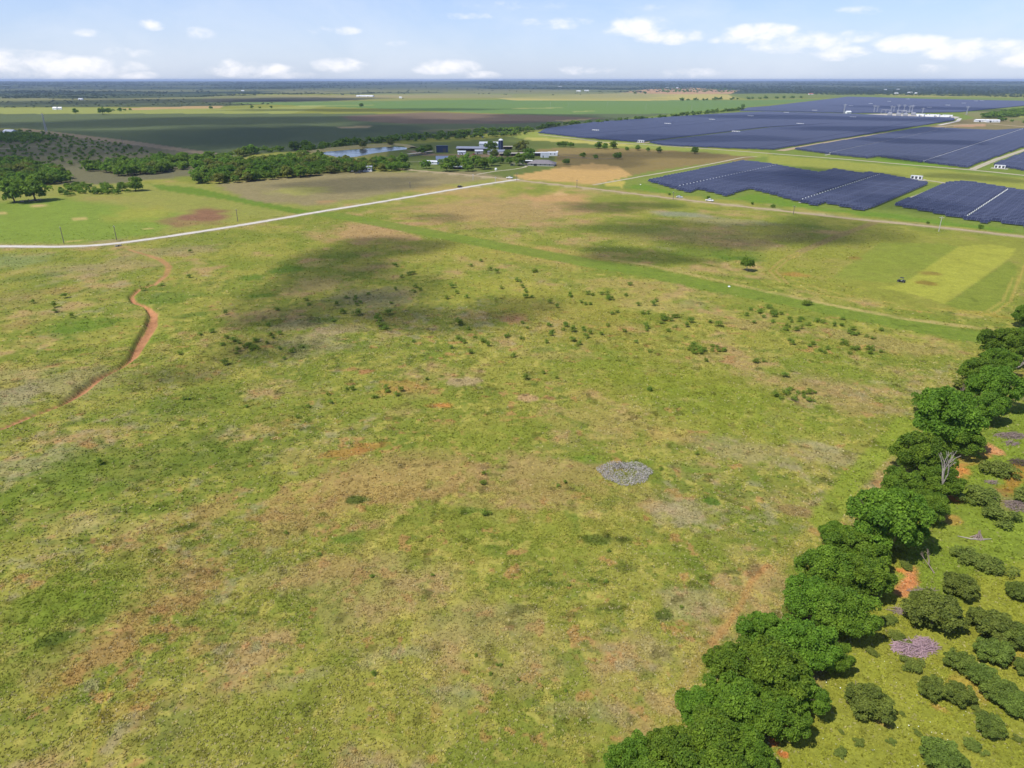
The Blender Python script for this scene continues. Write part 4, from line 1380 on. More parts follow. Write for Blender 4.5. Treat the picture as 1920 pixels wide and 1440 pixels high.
for px, py, top, lb, mt in (
        (120, 456, 426, 'dark utility pole by the gravel road, leftmost one', M_WOODP), (219, 450.5, 424, 'dark utility pole by the gravel road, second from the left', M_WOODP),
        (446, 415.5, 393, 'dark utility pole beside the purple brown patch left of the gravel road', M_WOODP), (769, 352, 342, 'small utility pole by the gravel road near its far end', M_WOODP),
        (969, 340, 325, 'dark utility pole at the junction of the gravel and dirt roads', M_WOODP), (1081.5, 352, 338, 'dark utility pole on the dirt road beside the tan field', M_WOODP),
        (1262, 374, 360, 'dark utility pole just left of the grey parked car', M_WOODP), (1487.5, 402, 386, 'dark utility pole on the dirt road below the middle solar aisle', M_WOODP),
        (1760, 434, 407, 'pale utility pole on the dirt road in front of the right solar block', M_PALEP), (887, 338, 327, 'short pale pole left of the road junction', M_PALEP),
        (929, 341, 332, 'short pale pole just left of the road junction corner', M_PALEP)):
    pole(px, py, top, lb, mt)
for k, (px, py) in enumerate(((1032, 204), (1065, 201), (1138, 204), (1211, 207), (1296, 210))):
    pole(px, py, py - 12, 'thin transmission pole standing in the far green crop field', M_PALEP, group='transmission poles in the green crop field')
for px, py in ((195, 316), (230, 270)):
    pole(px, py, py - 14, 'thin dark pole among the dry brush on the left', M_WOODP, group='poles in the dry brush')


# ------------------------------------------------------------------ vehicles
M_GLASS = simple_mat('dark_window_glass', (0.02, 0.025, 0.03), .08, var=.02, spec=.6)
M_TYRE = simple_mat('black_rubber', (0.02, 0.02, 0.02), .8)
M_RIM = simple_mat('alloy_rim', (0.45, 0.45, 0.46), .35, .8)
M_LAMP = simple_mat('clear_lamp_lens', (0.7, 0.7, 0.68), .15)
M_TAIL = simple_mat('red_lamp_lens', (0.35, 0.02, 0.02), .2)


def wheel(m_parent, x, y, r_=.4, w_=.26):
    m_ = MB()
    m_.tube((x, y - w_ / 2, r_), (x, y + w_ / 2, r_), r_, k=16)
    wh = m_.build('wheel', M_TYRE, m_parent)
    m_ = MB()
    s = 1 if y > 0 else -1
    m_.tube((x, y + s * (w_ / 2 + .003), r_), (x, y + s * (w_ / 2 + .03), r_), r_ * .58, k=12)
    m_.build('rim', M_RIM, wh)


def pickup(name, label, px, py, ang, col, truck=True):
    c = GP(px, py)
    r = empty(name, (c[0], c[1], .05), ang)
    tag(r, label, 'pickup truck' if truck else 'car')
    paint = simple_mat('car_paint', col, .25, var=.03, spec=.6)
    m_ = MB()
    if truck:
        prof = [(-2.85, .5), (-2.85, 1.15), (-.95, 1.18), (-.9, 1.2), (1.15, 1.2), (1.3, 1.16), (2.75, 1.05), (2.85, .85), (2.85, .5)]
    else:
        prof = [(-2.3, .45), (-2.35, .8), (-2.2, 1.0), (1.0, 1.0), (2.2, .85), (2.35, .65), (2.3, .42)]
    m_.prism(prof, -.95, .95, axis='y')
    V = np.array(m_.V[0])
    m_.build('body', paint, r)
    m_ = MB()
    if truck:
        m_.prism([(-.85, 1.2), (-.75, 1.85), (.65, 1.88), (1.25, 1.2)], -.84, .84, axis='y')
    else:
        m_.prism([(-2.1, 1.0), (-1.5, 1.5), (.3, 1.52), (1.1, 1.0)], -.8, .8, axis='y')
    cab = m_.build('cab', paint, r)
    m_ = MB()
    if truck:
        for s in (-1, 1):
            m_.prism([(-.72, 1.27), (-.66, 1.74), (.58, 1.76), (1.02, 1.27)], s * .845, s * .87, axis='y')
        m_.add([(.72, -.75, 1.84), (.72, .75, 1.84), (1.27, .78, 1.24), (1.27, -.78, 1.24)], [(0, 1, 2, 3)])
        m_.add([(-.78, -.7, 1.8), (-.78, .7, 1.8), (-.87, .72, 1.3), (-.87, -.72, 1.3)], [(3, 2, 1, 0)])
    else:
        for s in (-1, 1):
            m_.prism([(-1.9, 1.05), (-1.4, 1.43), (.25, 1.45), (.9, 1.05)], s * .805, s * .83, axis='y')
        m_.add([(.36, -.7, 1.5), (.36, .7, 1.5), (1.12, .74, 1.02), (1.12, -.74, 1.02)], [(0, 1, 2, 3)])
    m_.build('windows', M_GLASS, r)
    if truck:
        m_ = MB()
        m_.box(-2.7, -1.0, -.78, .78, 1.185, 1.2)
        m_.build('bed', M_DARK, r)
    for x in ((-1.8, 1.85) if truck else (-1.45, 1.45)):
        for s in (-.86, .86):
            wheel(r, x, s, .4 if truck else .33)
    for s in (-.7, .7):
        e = 2.85 if truck else 2.33
        m_ = MB()
        m_.box(e, e + .04, s - .17, s + .17, .72, .9)
        m_.build('headlight', M_LAMP, r)
        m_ = MB()
        m_.box(-e - .04, -e, s - .1, s + .1, .7, .95)
        m_.build('tail_light', M_TAIL, r)
    return r


pickup('pickup_truck', 'white pickup truck on the dirt road in front of the solar block', 1330.5, 377.5, TH, (.78, .79, .8))
pickup('parked_car', 'pale grey car on the dirt road verge left of the white pickup', 1274, 371, TH, (.5, .52, .54), False)
pickup('pickup_truck', 'white van bodied truck waiting where the gravel road meets the dirt road', 955.5, 334.8, TH + .2, (.78, .78, .76))
pickup('parked_car', 'black car on the gravel road verge short of the junction', 862.5, 351.5, A2, (.02, .02, .022), False)
pickup('pickup_truck', 'dark pickup parked beside the tiny white shed by the creek trees', 671, 325.5, .1, (.04, .045, .05))
pickup('parked_car', 'dark car on the lawn drive in front of the ranch house', 961, 311, .1, (.03, .03, .035), False)
pickup('pickup_truck', 'rusty red truck in the middle of the farm yard', 889, 290.5, 1.3, (.5, .1, .04))
pickup('parked_car', 'silver car parked under trees left of the ranch house', 978, 307.5, .1, (.5, .52, .55), False)

# mower on the meadow: black utility vehicle with roof
c = GP(1689.5, 529)
r = empty('utility_vehicle', (c[0], c[1], 0), 2.4)
tag(r, 'small black open utility vehicle with roof on the bright mown meadow', 'utility vehicle')
M_BLK = simple_mat('black_plastic', (.02, .02, .022), .5)
m_ = MB()
m_.prism([(-1.5, .4), (-1.5, .95), (-.5, .95), (-.45, .55), (.5, .55), (.6, 1.0), (1.4, .9), (1.55, .6), (1.5, .4)], -.72, .72, axis='y')
m_.build('body', M_BLK, r)
m_ = MB()
m_.box(-.75, .7, -.75, .75, 1.95, 2.03)
m_.build('roof', M_BLK, r)
m_ = MB()
for s in (-.68, .68):
    m_.tube((-.65, s, .9), (-.6, s, 1.96), .035, k=5)
    m_.tube((.85, s, .95), (.6, s, 1.96), .035, k=5)
m_.build('roll_cage', M_STEEL, r)
m_ = MB()
m_.box(-.45, .1, -.6, .6, .6, .8)
m_.box(-.5, -.36, -.6, .6, .8, 1.35)
m_.build('seat', M_RIM, r)
for x in (-1.05, 1.05):
    for s in (-.74, .74):
        wheel(r, x, s, .34, .24)
# hay ring / white tanks
for px, py, lb, cat in ((930, 319, 'small white water tank on the farm lawn', 'tank'), (1045, 286.5, 'small white tank right of the tall white shed', 'tank'),
                        (905, 258, 'small white tank beside the tree line above the farm', 'tank')):
    c = GP(px, py)
    r = empty('water_tank', (c[0], c[1], 0))
    tag(r, lb, cat)
    m_ = MB()
    m_.lathe([(1.2, 0), (1.2, 1.6), (.9, 1.9), (.3, 2.05)], 16)
    m_.build('tank_body', M_WHITE, r)
    m_ = MB()
    m_.tube((0, 0, 2.05), (0, 0, 2.2), .22, k=10)
    m_.build('hatch', M_DARK, r)
# drain pipe head where the gully leaves the road
c = GP(222, 462)
r = empty('culvert', (c[0], c[1], 0), .9)
tag(r, 'dark culvert head under the gravel road at the top of the gully', 'culvert')
m_ = MB()
m_.box(-1.6, 1.6, -.2, .2, 0, .8)
m_.build('headwall', M_PAD, r)
m_ = MB()
m_.tube((0, -.35, .35), (0, .3, .35), .35, k=12)
m_.build('pipe', M_DARK, r)
c = GP(1885, 634)
r = empty('corner_post', (c[0], c[1], 0))
tag(r, 'pale wooden corner post at the end of the straw strip near the hedge', 'post')
m_ = MB()
m_.tube((0, 0, 0), (0, 0, 2.0), .14, .12, 8)
m_.build('post', M_BEIGE, r)
m_ = MB()
m_.tube((.1, 0, 1.5), (1.5, 0, .1), .07, k=6)
m_.build('brace', M_BEIGE, r)
# cattle resting in the shade of the left clump


# ------------------------------------------------------------------ plants
def leaf_mat(name, light, dark, trans=.35, red=0.0):
    m, t = new_mat(name)
    oi = t.n('ShaderNodeObjectInfo')
    at = t.n('ShaderNodeVertexColor', layer_name='tone')
    s_ = t.n('ShaderNodeSeparateColor')
    t.l(at.outputs[0], s_.inputs[0])
    f = t.math('ADD', t.math('MULTIPLY', s_.outputs[0], .75), t.math('MULTIPLY', oi.outputs['Random'], .25))
    c = t.mix(f, C4(*dark), C4(*light))
    hs = t.n('ShaderNodeHueSaturation')
    t.l(c, hs.inputs['Color'])
    t.l(t.ramp(oi.outputs['Random'], (0, 1, .485, .515)), hs.inputs['Hue'])
    t.l(t.ramp(s_.outputs[1], (0, 1, .75, 1.25)), hs.inputs['Value'])
    d = t.n('ShaderNodeBsdfPrincipled')
    t.l(hs.outputs[0], d.inputs['Base Color'])
    d.inputs['Roughness'].default_value = .6
    d.inputs['Specular IOR Level'].default_value = .25
    tr = t.n('ShaderNodeBsdfTranslucent')
    t.l(hs.outputs[0], tr.inputs[0])
    mx = t.n('ShaderNodeMixShader')
    mx.inputs[0].default_value = trans
    t.l(d.outputs[0], mx.inputs[1])
    t.l(tr.outputs[0], mx.inputs[2])
    out(t, mx.outputs[0])
    return m


M_LEAF = leaf_mat('broadleaf_foliage', (178, 214, 66), (94, 140, 40), .45)
M_LEAF_Y = leaf_mat('yellow_green_foliage', (182, 188, 76), (124, 144, 54))
M_FARLEAF = leaf_mat('far_wood_foliage', (96, 120, 62), (58, 82, 42), .1)
M_JUN = leaf_mat('juniper_foliage', (166, 186, 74), (98, 120, 46), .32)
M_SCRUB = leaf_mat('grey_green_scrub_foliage', (176, 190, 82), (122, 146, 58), .4)
M_SPROUT = leaf_mat('sprout_foliage', (190, 214, 84), (136, 170, 60), .5)
M_BARK = simple_mat('grey_brown_bark', C(120, 104, 88), .9, var=.25, scale=2)
M_DEAD = simple_mat('bleached_dead_wood', C(206, 194, 178), .85, var=.2, scale=3)
M_BRUSH = simple_mat('dead_brush_wood', C(182, 160, 148), .9, var=.25, scale=3)


def quads_at(cen, nrm, size, rg, aspect=.7, curl=0.0):
    """leaf clumps: one bent quad each, facing roughly nrm"""
    n = len(cen)
    nrm = nrm / (np.linalg.norm(nrm, axis=1)[:, None] + 1e-9)
    rv = rg.normal(size=(n, 3))
    u = np.cross(nrm, rv)
    u /= np.linalg.norm(u, axis=1)[:, None] + 1e-9
    v = np.cross(nrm, u)
    s = (size * rg.uniform(.6, 1.35, n))[:, None] / 2
    a = aspect
    V = np.stack([cen - u * s, cen - v * s * a + nrm * s * curl, cen + u * s, cen + v * s * a + nrm * s * curl], 1).reshape(-1, 3)
    F = np.arange(4 * n).reshape(n, 4)
    return V, F


def foliage(lobes, n, size, rg, shell=(.72, 1.04), tilt=.75, up=.25, flat_base=None):
    """lobes: (k,4) centre+radius. Leaves sit in a shell round each lobe."""
    L = np.asarray(lobes, float)
    wgt = L[:, 3] ** 2
    idx = rg.choice(len(L), n, p=wgt / wgt.sum())
    d = rg.normal(size=(n, 3))
    d /= np.linalg.norm(d, axis=1)[:, None]
    d[:, 2] = np.where(d[:, 2] < -.35, -d[:, 2] * .8, d[:, 2])
    rad = L[idx, 3] * rg.uniform(shell[0], shell[1], n)
    cen = L[idx, :3] + d * rad[:, None]
    nr = d + rg.normal(size=(n, 3)) * tilt * .5
    nr[:, 2] += up
    if flat_base is not None:
        cen[:, 2] = np.maximum(cen[:, 2], flat_base + rg.uniform(0, .4, n))
    V, F = quads_at(cen, nr, size, rg, curl=.35)
    lob = rg.uniform(0, 1, len(L))
    tone = np.stack([np.clip(lob[idx] * .6 + rg.uniform(0, .4, n), 0, 1), rg.uniform(0, 1, n), np.zeros(n)], 1)
    return V, F, np.repeat(tone, 4, axis=0)


def crown_lobes(R, H, z0, k, rg, lr=(.22, .34), flat=.0, core=True, bul=1.0):
    L = []
    for i in range(k):
        z = rg.uniform(-.75, 1)
        t = rg.uniform(0, 2 * math.pi)
        rr_ = math.sqrt(max(0, 1 - z * z))
        w_ = rg.uniform(.62, .92)
        bulge = 1 + bul * (.22 * math.sin(2 * t + k) + .14 * math.sin(3 * t + 1.7 * k))
        L.append((math.cos(t) * rr_ * R * w_ * bulge, math.sin(t) * rr_ * R * w_ * bulge, z0 + (H - z0) * (.5 + .42 * z * (1 - flat)), R * rg.uniform(*lr)))
    if core:
        for i in range(4):
            L.append((rg.uniform(-.25, .25) * R, rg.uniform(-.25, .25) * R, z0 + (H - z0) * rg.uniform(.35, .6), R * .5))
    return L


def limb_mesh(name, R, H, rg, mat, n=7, r0=.22, lean=.15):
    m_ = MB()
    top = Vector((rg.uniform(-lean, lean) * R, rg.uniform(-lean, lean) * R, H * .45))
    m_.tube((0, 0, -.1), top, r0, r0 * .6, 7)
    for i in range(n):
        t = 2 * math.pi * i / n + rg.uniform(-.3, .3)
        mid = top + Vector((math.cos(t) * R * .3, math.sin(t) * R * .3, H * .15))
        st = Vector((0, 0, 0)).lerp(top, rg.uniform(.5, 1))
        m_.tube(st, mid, r0 * .45, r0 * .3, 5)
        end = mid + Vector((math.cos(t) * R * .3, math.sin(t) * R * .3, H * rg.uniform(.08, .25)))
        m_.tube(mid, end, r0 * .3, r0 * .12, 4)
    return m_.mesh(name, mat)


def make_crowns(name, count, R, H, z0, k, n, size, mat, seed, **kw):
    res = []
    for i in range(count):
        rg = np.random.default_rng(seed + i)
        fb = kw.get('flat_base')
        V, F, T = foliage(crown_lobes(R, H, z0, k, rg, kw.get('lr', (.22, .34)), kw.get('flat', 0), bul=kw.get('bul', 1.0)), n, size, rg, tilt=kw.get('tilt', .75), up=kw.get('up', .25), flat_base=fb)
        res.append(arr_mesh(name, V, [F], [mat], color=T))
    return res


HI_CR = make_crowns('crown', 5, 5.5, 9.0, 1.2, 84, 20000, .44, M_LEAF, 100, lr=(.11, .25), tilt=1.5, bul=.8)
HI_TR = [limb_mesh('trunk', 5.5, 9.0, np.random.default_rng(150 + i), M_BARK, 8, .26) for i in range(3)]
JU_CR = make_crowns('crown', 4, 3.2, 4.0, .3, 46, 11000, .30, M_JUN, 200, lr=(.14, .24), flat_base=.05, up=.6, bul=.3, tilt=1.2)
JU_TR = [limb_mesh('trunk', 3.0, 3.4, np.random.default_rng(250), M_BARK, 6, .16)]
MD_CR = make_crowns('crown', 5, 5.0, 8.5, .6, 26, 1500, 1.15, M_LEAF, 300, lr=(.22, .38), flat_base=.2)
MDY_CR = make_crowns('crown', 2, 5.0, 8.5, .6, 26, 1500, 1.15, M_LEAF_Y, 320, lr=(.22, .38), flat_base=.2)
MD_TR = [limb_mesh('trunk', 5, 8.5, np.random.default_rng(350), M_BARK, 5, .3)]


def place(cx, cy, hc):
    """ground point under something whose middle, hc above ground, shows at photo pixel cx, cy"""
    return GP(cx, cy, hc)


def tree(name, label, cat, cx, cy, rpx, crowns, trunks, R0, H0, group=None, tall=1.0, seed=0, at=None, rot=None):
    rg = random.Random(seed + int(cx * 7 + cy * 13))
    ppm = PPM(cx, cy)
    k = rpx / ppm / R0
    hc = H0 * k * tall * .52
    c = place(cx, cy, hc) if at is None else at
    r = empty(name, (c[0], c[1], 0), rg.uniform(0, 6.28) if rot is None else rot, (k, k, k * tall))
    tag(r, label, cat, group)
    link('crown', rg.choice(crowns), r)
    link('trunk', rg.choice(trunks), r)
    return r


# the hedgerow, from the bottom edge upward
HEDGE = [
    (1190, 1425, 46, 'small leafy tree at the lower left end of the hedgerow, tip near the bottom edge'),
    (1262, 1412, 55, 'rounded hedgerow tree at the bottom edge, second from the lower end'),
    (1228, 1475, 60, 'hedgerow tree cut by the bottom edge, under the lower end of the row'),
    (1340, 1395, 62, 'broad hedgerow tree at the bottom edge, left of the dark gap by the orange soil'),
    (1400, 1412, 48, 'hedgerow tree at the bottom edge beside the small orange soil patches'),
    (1330, 1480, 75, 'large hedgerow tree mostly below the bottom edge'),
    (1312, 1330, 42, 'small hedgerow tree bulging left over the straw path near the bottom'),
    (1385, 1325, 62, 'big hedgerow tree with a greyish bare top near the bottom of the row'),
    (1450, 1345, 52, 'hedgerow tree on the right flank, above the orange soil patches'),
    (1376, 1252, 52, 'hedgerow tree on the left flank, just right of the worn orange strip'),
    (1448, 1262, 66, 'largest bright hedgerow tree in the lower third of the row'),
    (1500, 1298, 46, 'hedgerow tree bulging right over the mown grass, left of the lone round juniper'),
    (1436, 1190, 44, 'hedgerow tree whose top pokes up left beside the orange strip'),
    (1508, 1212, 56, 'deep green hedgerow tree in the lower middle of the row'),
    (1560, 1232, 34, 'thin dark hedgerow tree at the right flank with shade beside it'),
    (1520, 1130, 50, 'hedgerow tree on the left flank beside the pale straw ground'),
    (1582, 1150, 58, 'hedgerow tree on the right flank left of the big orange soil patch'),
    (1556, 1068, 52, 'hedgerow tree on the left flank in the middle of the row'),
    (1618, 1085, 48, 'hedgerow tree with a dark hollow right flank, left of the orange patch'),
    (1566, 1003, 32, 'small dark hedgerow tree poking out left where the row steps in'),
    (1608, 1030, 48, 'hedgerow tree tucked against the big round one in the middle of the row'),
    (1664, 978, 68, 'biggest round hedgerow tree in the middle of the row, throwing a black shadow'),
    (1690, 912, 40, 'hedgerow tree behind the biggest round one, left flank'),
    (1742, 950, 36, 'low hedgerow tree by the small orange soil spots'),
    (1725, 852, 50, 'full round hedgerow tree left of the bleached dead trunk'),
    (1762, 905, 38, 'hedgerow tree below the bleached dead trunk'),
    (1778, 785, 58, 'large rounded hedgerow tree in the upper part of the row'),
    (1752, 760, 34, 'hedgerow tree on the upper left flank, just under the grey bare shrub'),
    (1800, 825, 36, 'hedgerow tree on the right flank of the upper part with dark shade below'),
    (1838, 700, 36, 'upper hedgerow tree with a pale stub at its left'),
    (1862, 728, 44, 'dense upper hedgerow tree left of the fallen pale logs'),
    (1850, 765, 34, 'lower right neighbour of the dense upper hedgerow tree'),
    (1884, 648, 36, 'hedgerow tree near the right edge under the corner post'),
    (1874, 680, 30, 'small hedgerow tree left of the fallen pale logs'),
    (1918, 640, 32, 'hedgerow tree cut by the right edge beside its round neighbour'),
    (1928, 592, 26, 'topmost hedgerow tree, cut by the right edge'),
]
for cx, cy, rp, lb in HEDGE:
    tree('hedgerow_tree', lb, 'tree', cx, cy, rp * 1.0, HI_CR, HI_TR, 5.5, 9.0, 'trees of the hedgerow on the right', tall=random.Random(cx).uniform(.85, 1.1))
for cx, cy, rp in ((1960, 560, 30), (1975, 530, 28), (1990, 500, 26)):
    pass
tree('pale_shrub', 'pale yellow green shrub beside the bare grey bush in the upper hedgerow', 'shrub', 1808, 722, 17, MDY_CR, MD_TR, 5, 8.5, tall=.7)
tree('pale_shrub', 'yellow green shrub in the left notch of the hedgerow above the orange strip', 'shrub', 1484, 1148, 18, make_crowns('crown', 1, 5, 8.5, .6, 26, 5000, .9, M_LEAF_Y, 340, flat_base=.2), MD_TR, 5, 8.5, tall=.6)

JUN = [
    (1755, 1150, 52, 'largest round juniper, right of the big orange soil patch'), (1632, 1320, 45, 'lone round juniper on the open grass right of the hedgerow'),
    (1858, 1172, 42, 'big dark juniper right of the largest round one'), (1900, 1190, 36, 'dark juniper merging with the big one near the right edge'),
    (1866, 1222, 34, 'juniper below the big dark one, trailing green shoots'), (1801, 1240, 27, 'upright juniper at the top of the diagonal juniper chain'),
    (1842, 1266, 29, 'second juniper down the diagonal chain at the lower right'), (1875, 1295, 34, 'large third juniper down the diagonal chain'),
    (1905, 1318, 32, 'last juniper of the diagonal chain at the right edge'), (1750, 1290, 27, 'left one of the two touching junipers'),
    (1800, 1302, 28, 'right one of the two touching junipers'), (1858, 1360, 28, 'small oval juniper below the diagonal chain'),
    (1768, 1416, 40, 'juniper at the bottom edge of the photo'), (1918, 1250, 20, 'juniper cut by the right edge beside the diagonal chain'),
    (1802, 1100, 34, 'juniper with a grey dead base above the big ones'), (1912, 1108, 24, 'small juniper on the bright grass at the right edge')]
for cx, cy, rp, lb in JUN:
    tree('juniper', lb, 'juniper', cx, cy, rp * 1.0, JU_CR, JU_TR, 3.2, 4.0, 'junipers on the grass right of the hedgerow', tall=.85 if rp > 30 else 1.0)
SC_CR = make_crowns('crown', 4, 2.6, 2.8, .15, 24, 2600, .34, M_SCRUB, 400, lr=(.16, .34), flat_base=.03, up=.5)
SC_TR = [limb_mesh('stems', 2.6, 2.6, np.random.default_rng(450), M_BRUSH, 9, .07)]
SCR = [
    (1872, 880, 30, 'leafy scrub bush right of the upper orange soil patch'), (1838, 930, 36, 'wide scrub bush on the slope below the upper orange patch'),
    (1875, 965, 32, 'scrub bush above the stump and its long log'), 
    (1820, 1045, 30, 'greyish sparse bush under the stump'), (1860, 1060, 30, 'greyish sparse bush right of its twin, under the stump'),
    (1668, 1163, 15, 'small green bush above the pink brush pile'),
    (1684, 1194, 17, 'green bush touching the pink brush pile'), (1710, 1246, 22, 'green bush just below the pink brush pile'), (1636, 1222, 12, 'small low bush left of the pink brush pile'),
    (1826, 1398, 18, 'grey green bush between the bottom juniper and the oval one'), (1908, 1385, 10, 'tiny bush at the lower right corner'),
    (1576, 1410, 13, 'tiny bush on the grass near the bottom edge'), (1610, 1392, 11, 'tiny bush right of its twin near the bottom edge'),
    (1672, 1390, 9, 'tiny bush left of the bottom juniper'), (1720, 1374, 8, 'tiny bush above the bottom juniper'), (1692, 1338, 6, 'tiny sprout right of the lone juniper'),
    (1578, 1372, 6, 'tiny sprout below left of the lone juniper'), (1832, 1330, 12, 'light green bush atop the small oval juniper'), (1930, 930, 30, 'scrub bush cut by the right edge'),
    (1700, 1060, 14, 'small bush just above the big orange soil patch'), ]
for cx, cy, rp, lb in SCR:
    tree('scrub_bush', lb, 'bush', cx, cy, rp, SC_CR, SC_TR, 2.6, 2.8, 'scrub bushes right of the hedgerow', tall=.6)


# dead wood --------------------------------------------------------------
def dead_tree(label, cx, cy, h, lean, seed, mat=None, spread=.5):
    rg = random.Random(seed)
    c = GP(cx, cy)
    r = empty('dead_tree', (c[0], c[1], 0))
    tag(r, label, 'dead tree')
    m_ = MB()
    b_ = MB()

    def grow(p, d, L, rad, dep, tgt):
        q = p + d * L
        tgt.tube(p, q, rad * h / 9, rad * h / 9 * .65, 6 if dep < 2 else 4)
        if dep >= 4:
            return
        for _ in range(rg.choice((2, 3)) if dep else 3):
            nd = (d + Vector((rg.uniform(-1, 1), rg.uniform(-1, 1), rg.uniform(-.2, .8))) * spread).normalized()
            grow(q, nd, L * rg.uniform(.55, .8), rad * .6, dep + 1, b_)
    grow(Vector((0, 0, 0)), Vector(lean).normalized(), h * .4, .24, 0, m_)
    m_.build('trunk', mat or M_DEAD, r)
    b_.build('branches', mat or M_DEAD, r)
    return r


dead_tree('bleached dead tree leaning out of the upper middle hedgerow', 1752, 938, 10.5, (.1, -.1, 1), 3)
dead_tree('pale fallen dead tree sprawling right of the upper hedgerow', 1890, 702, 7, (.9, .5, .45), 5)
dead_tree('second pale dead tree leaning beside the fallen one near the right edge', 1903, 690, 6.5, (.5, -.2, .7), 8)
dead_tree('grey bare bush between the two rounded upper hedgerow trees', 1800, 752, 4.5, (0, 0, 1), 12, M_BRUSH, .9)
dead_tree('grey dead sapling standing on the grass right of the big orange patch', 1752, 1075, 4.0, (-.3, .6, .5), 15, M_BRUSH, .45)


def brush_pile(name, label, cx, cy, a, b, n, seed, mat, cat='brush pile', h=.9):
    rg = random.Random(seed)
    c = GP(cx, cy)
    m_ = MB()
    for i in range(n):
        t, q = rg.uniform(0, 6.28), math.sqrt(rg.random())
        x, y = math.cos(t) * q * a, math.sin(t) * q * b
        z = h * (1 - q * q) * rg.random() + .05
        L = rg.uniform(.6, 2.2)
        dr = rg.gauss(.4, .7)
        dx, dy = math.cos(dr) * L / 2, math.sin(dr) * L / 2
        dz = rg.uniform(-.25, .35)
        m_.tube((x - dx, y - dy, z), (x + dx, y + dy, max(.03, z + dz)), rg.uniform(.03, .075), .02, 4)
    o = m_.build(name, mat, loc=(c[0], c[1], 0))
    tag(o, label, cat)
    return o


M_PINKW = simple_mat('pinkish_cut_brush', C(214, 180, 184), .9, var=.25, scale=2)
brush_pile('brush_pile', 'pinkish grey pile of cut branches on the bright grass', 1708, 1217, 2.6, 1.9, 330, 1, M_PINKW)
brush_pile('brush_pile', 'smaller right lobe of pinkish cut branches', 1736, 1210, 1.5, 1.6, 140, 2, M_PINKW)
brush_pile('brush_pile', 'long grey brush pile near the right edge above the upper orange patch', 1898, 818, 4.2, 1.5, 220, 3, M_BRUSH)
brush_pile('brush_pile', 'small brown brush pile just below the long grey one', 1895, 832, 1.6, 1.0, 60, 4, M_BRUSH)
brush_pile('brush_pile', 'grey brush tangle at the right edge below the scrub bushes', 1905, 950, 2.2, 2.2, 140, 5, M_BRUSH)
brush_pile('brush_pile', 'dark brushwood heap at the right edge beside the leafy scrub', 1912, 868, 1.8, 1.6, 110, 6, M_BARK)
brush_pile('brush_pile', 'low row of cut limbs at the foot of the big orange patch', 1728, 1108, 2.6, .5, 40, 7, M_BRUSH, h=.3)
brush_pile('brush_pile', 'small brown heap left of the largest round juniper', 1684, 1145, 1.1, .7, 40, 8, M_BRUSH, h=.4)
brush_pile('brush_pile', 'thin twigs lying above the lone round juniper', 1612, 1288, 1.0, .5, 14, 9, M_BRUSH, h=.2)
brush_pile('brush_pile', 'few pale twigs by the scrub bush at the dead sapling', 1860, 905, 1.2, .8, 30, 10, M_BRUSH, h=.4)
c = GP(1832, 1010)
r = empty('stump', (c[0], c[1], 0))
tag(r, 'grey uprooted stump with a long pale log at its left', 'stump')
m_ = MB()
rg_ = random.Random(4)
for i in range(22):
    t = rg_.uniform(0, 6.28)
    m_.tube((math.cos(t) * rg_.uniform(.5, 1.3), math.sin(t) * rg_.uniform(.5, 1.2), .02), (rg_.uniform(-.2, .4), rg_.uniform(-.2, .2), rg_.uniform(.9, 1.9)), .12, .05, 5)
m_.build('root_mass', M_BRUSH, r)
m_ = MB()
m_.tube((.9, -.4, .15), (-1.2, -.3, .14), .16, .13, 7)
m_.tube((-1.2, -.3, .14), (-3.3, .7, .12), .13, .06, 7)
m_.tube((.9, -.4, .15), (2.6, -.2, .1), .12, .05, 6)
m_.build('log', M_DEAD, r)

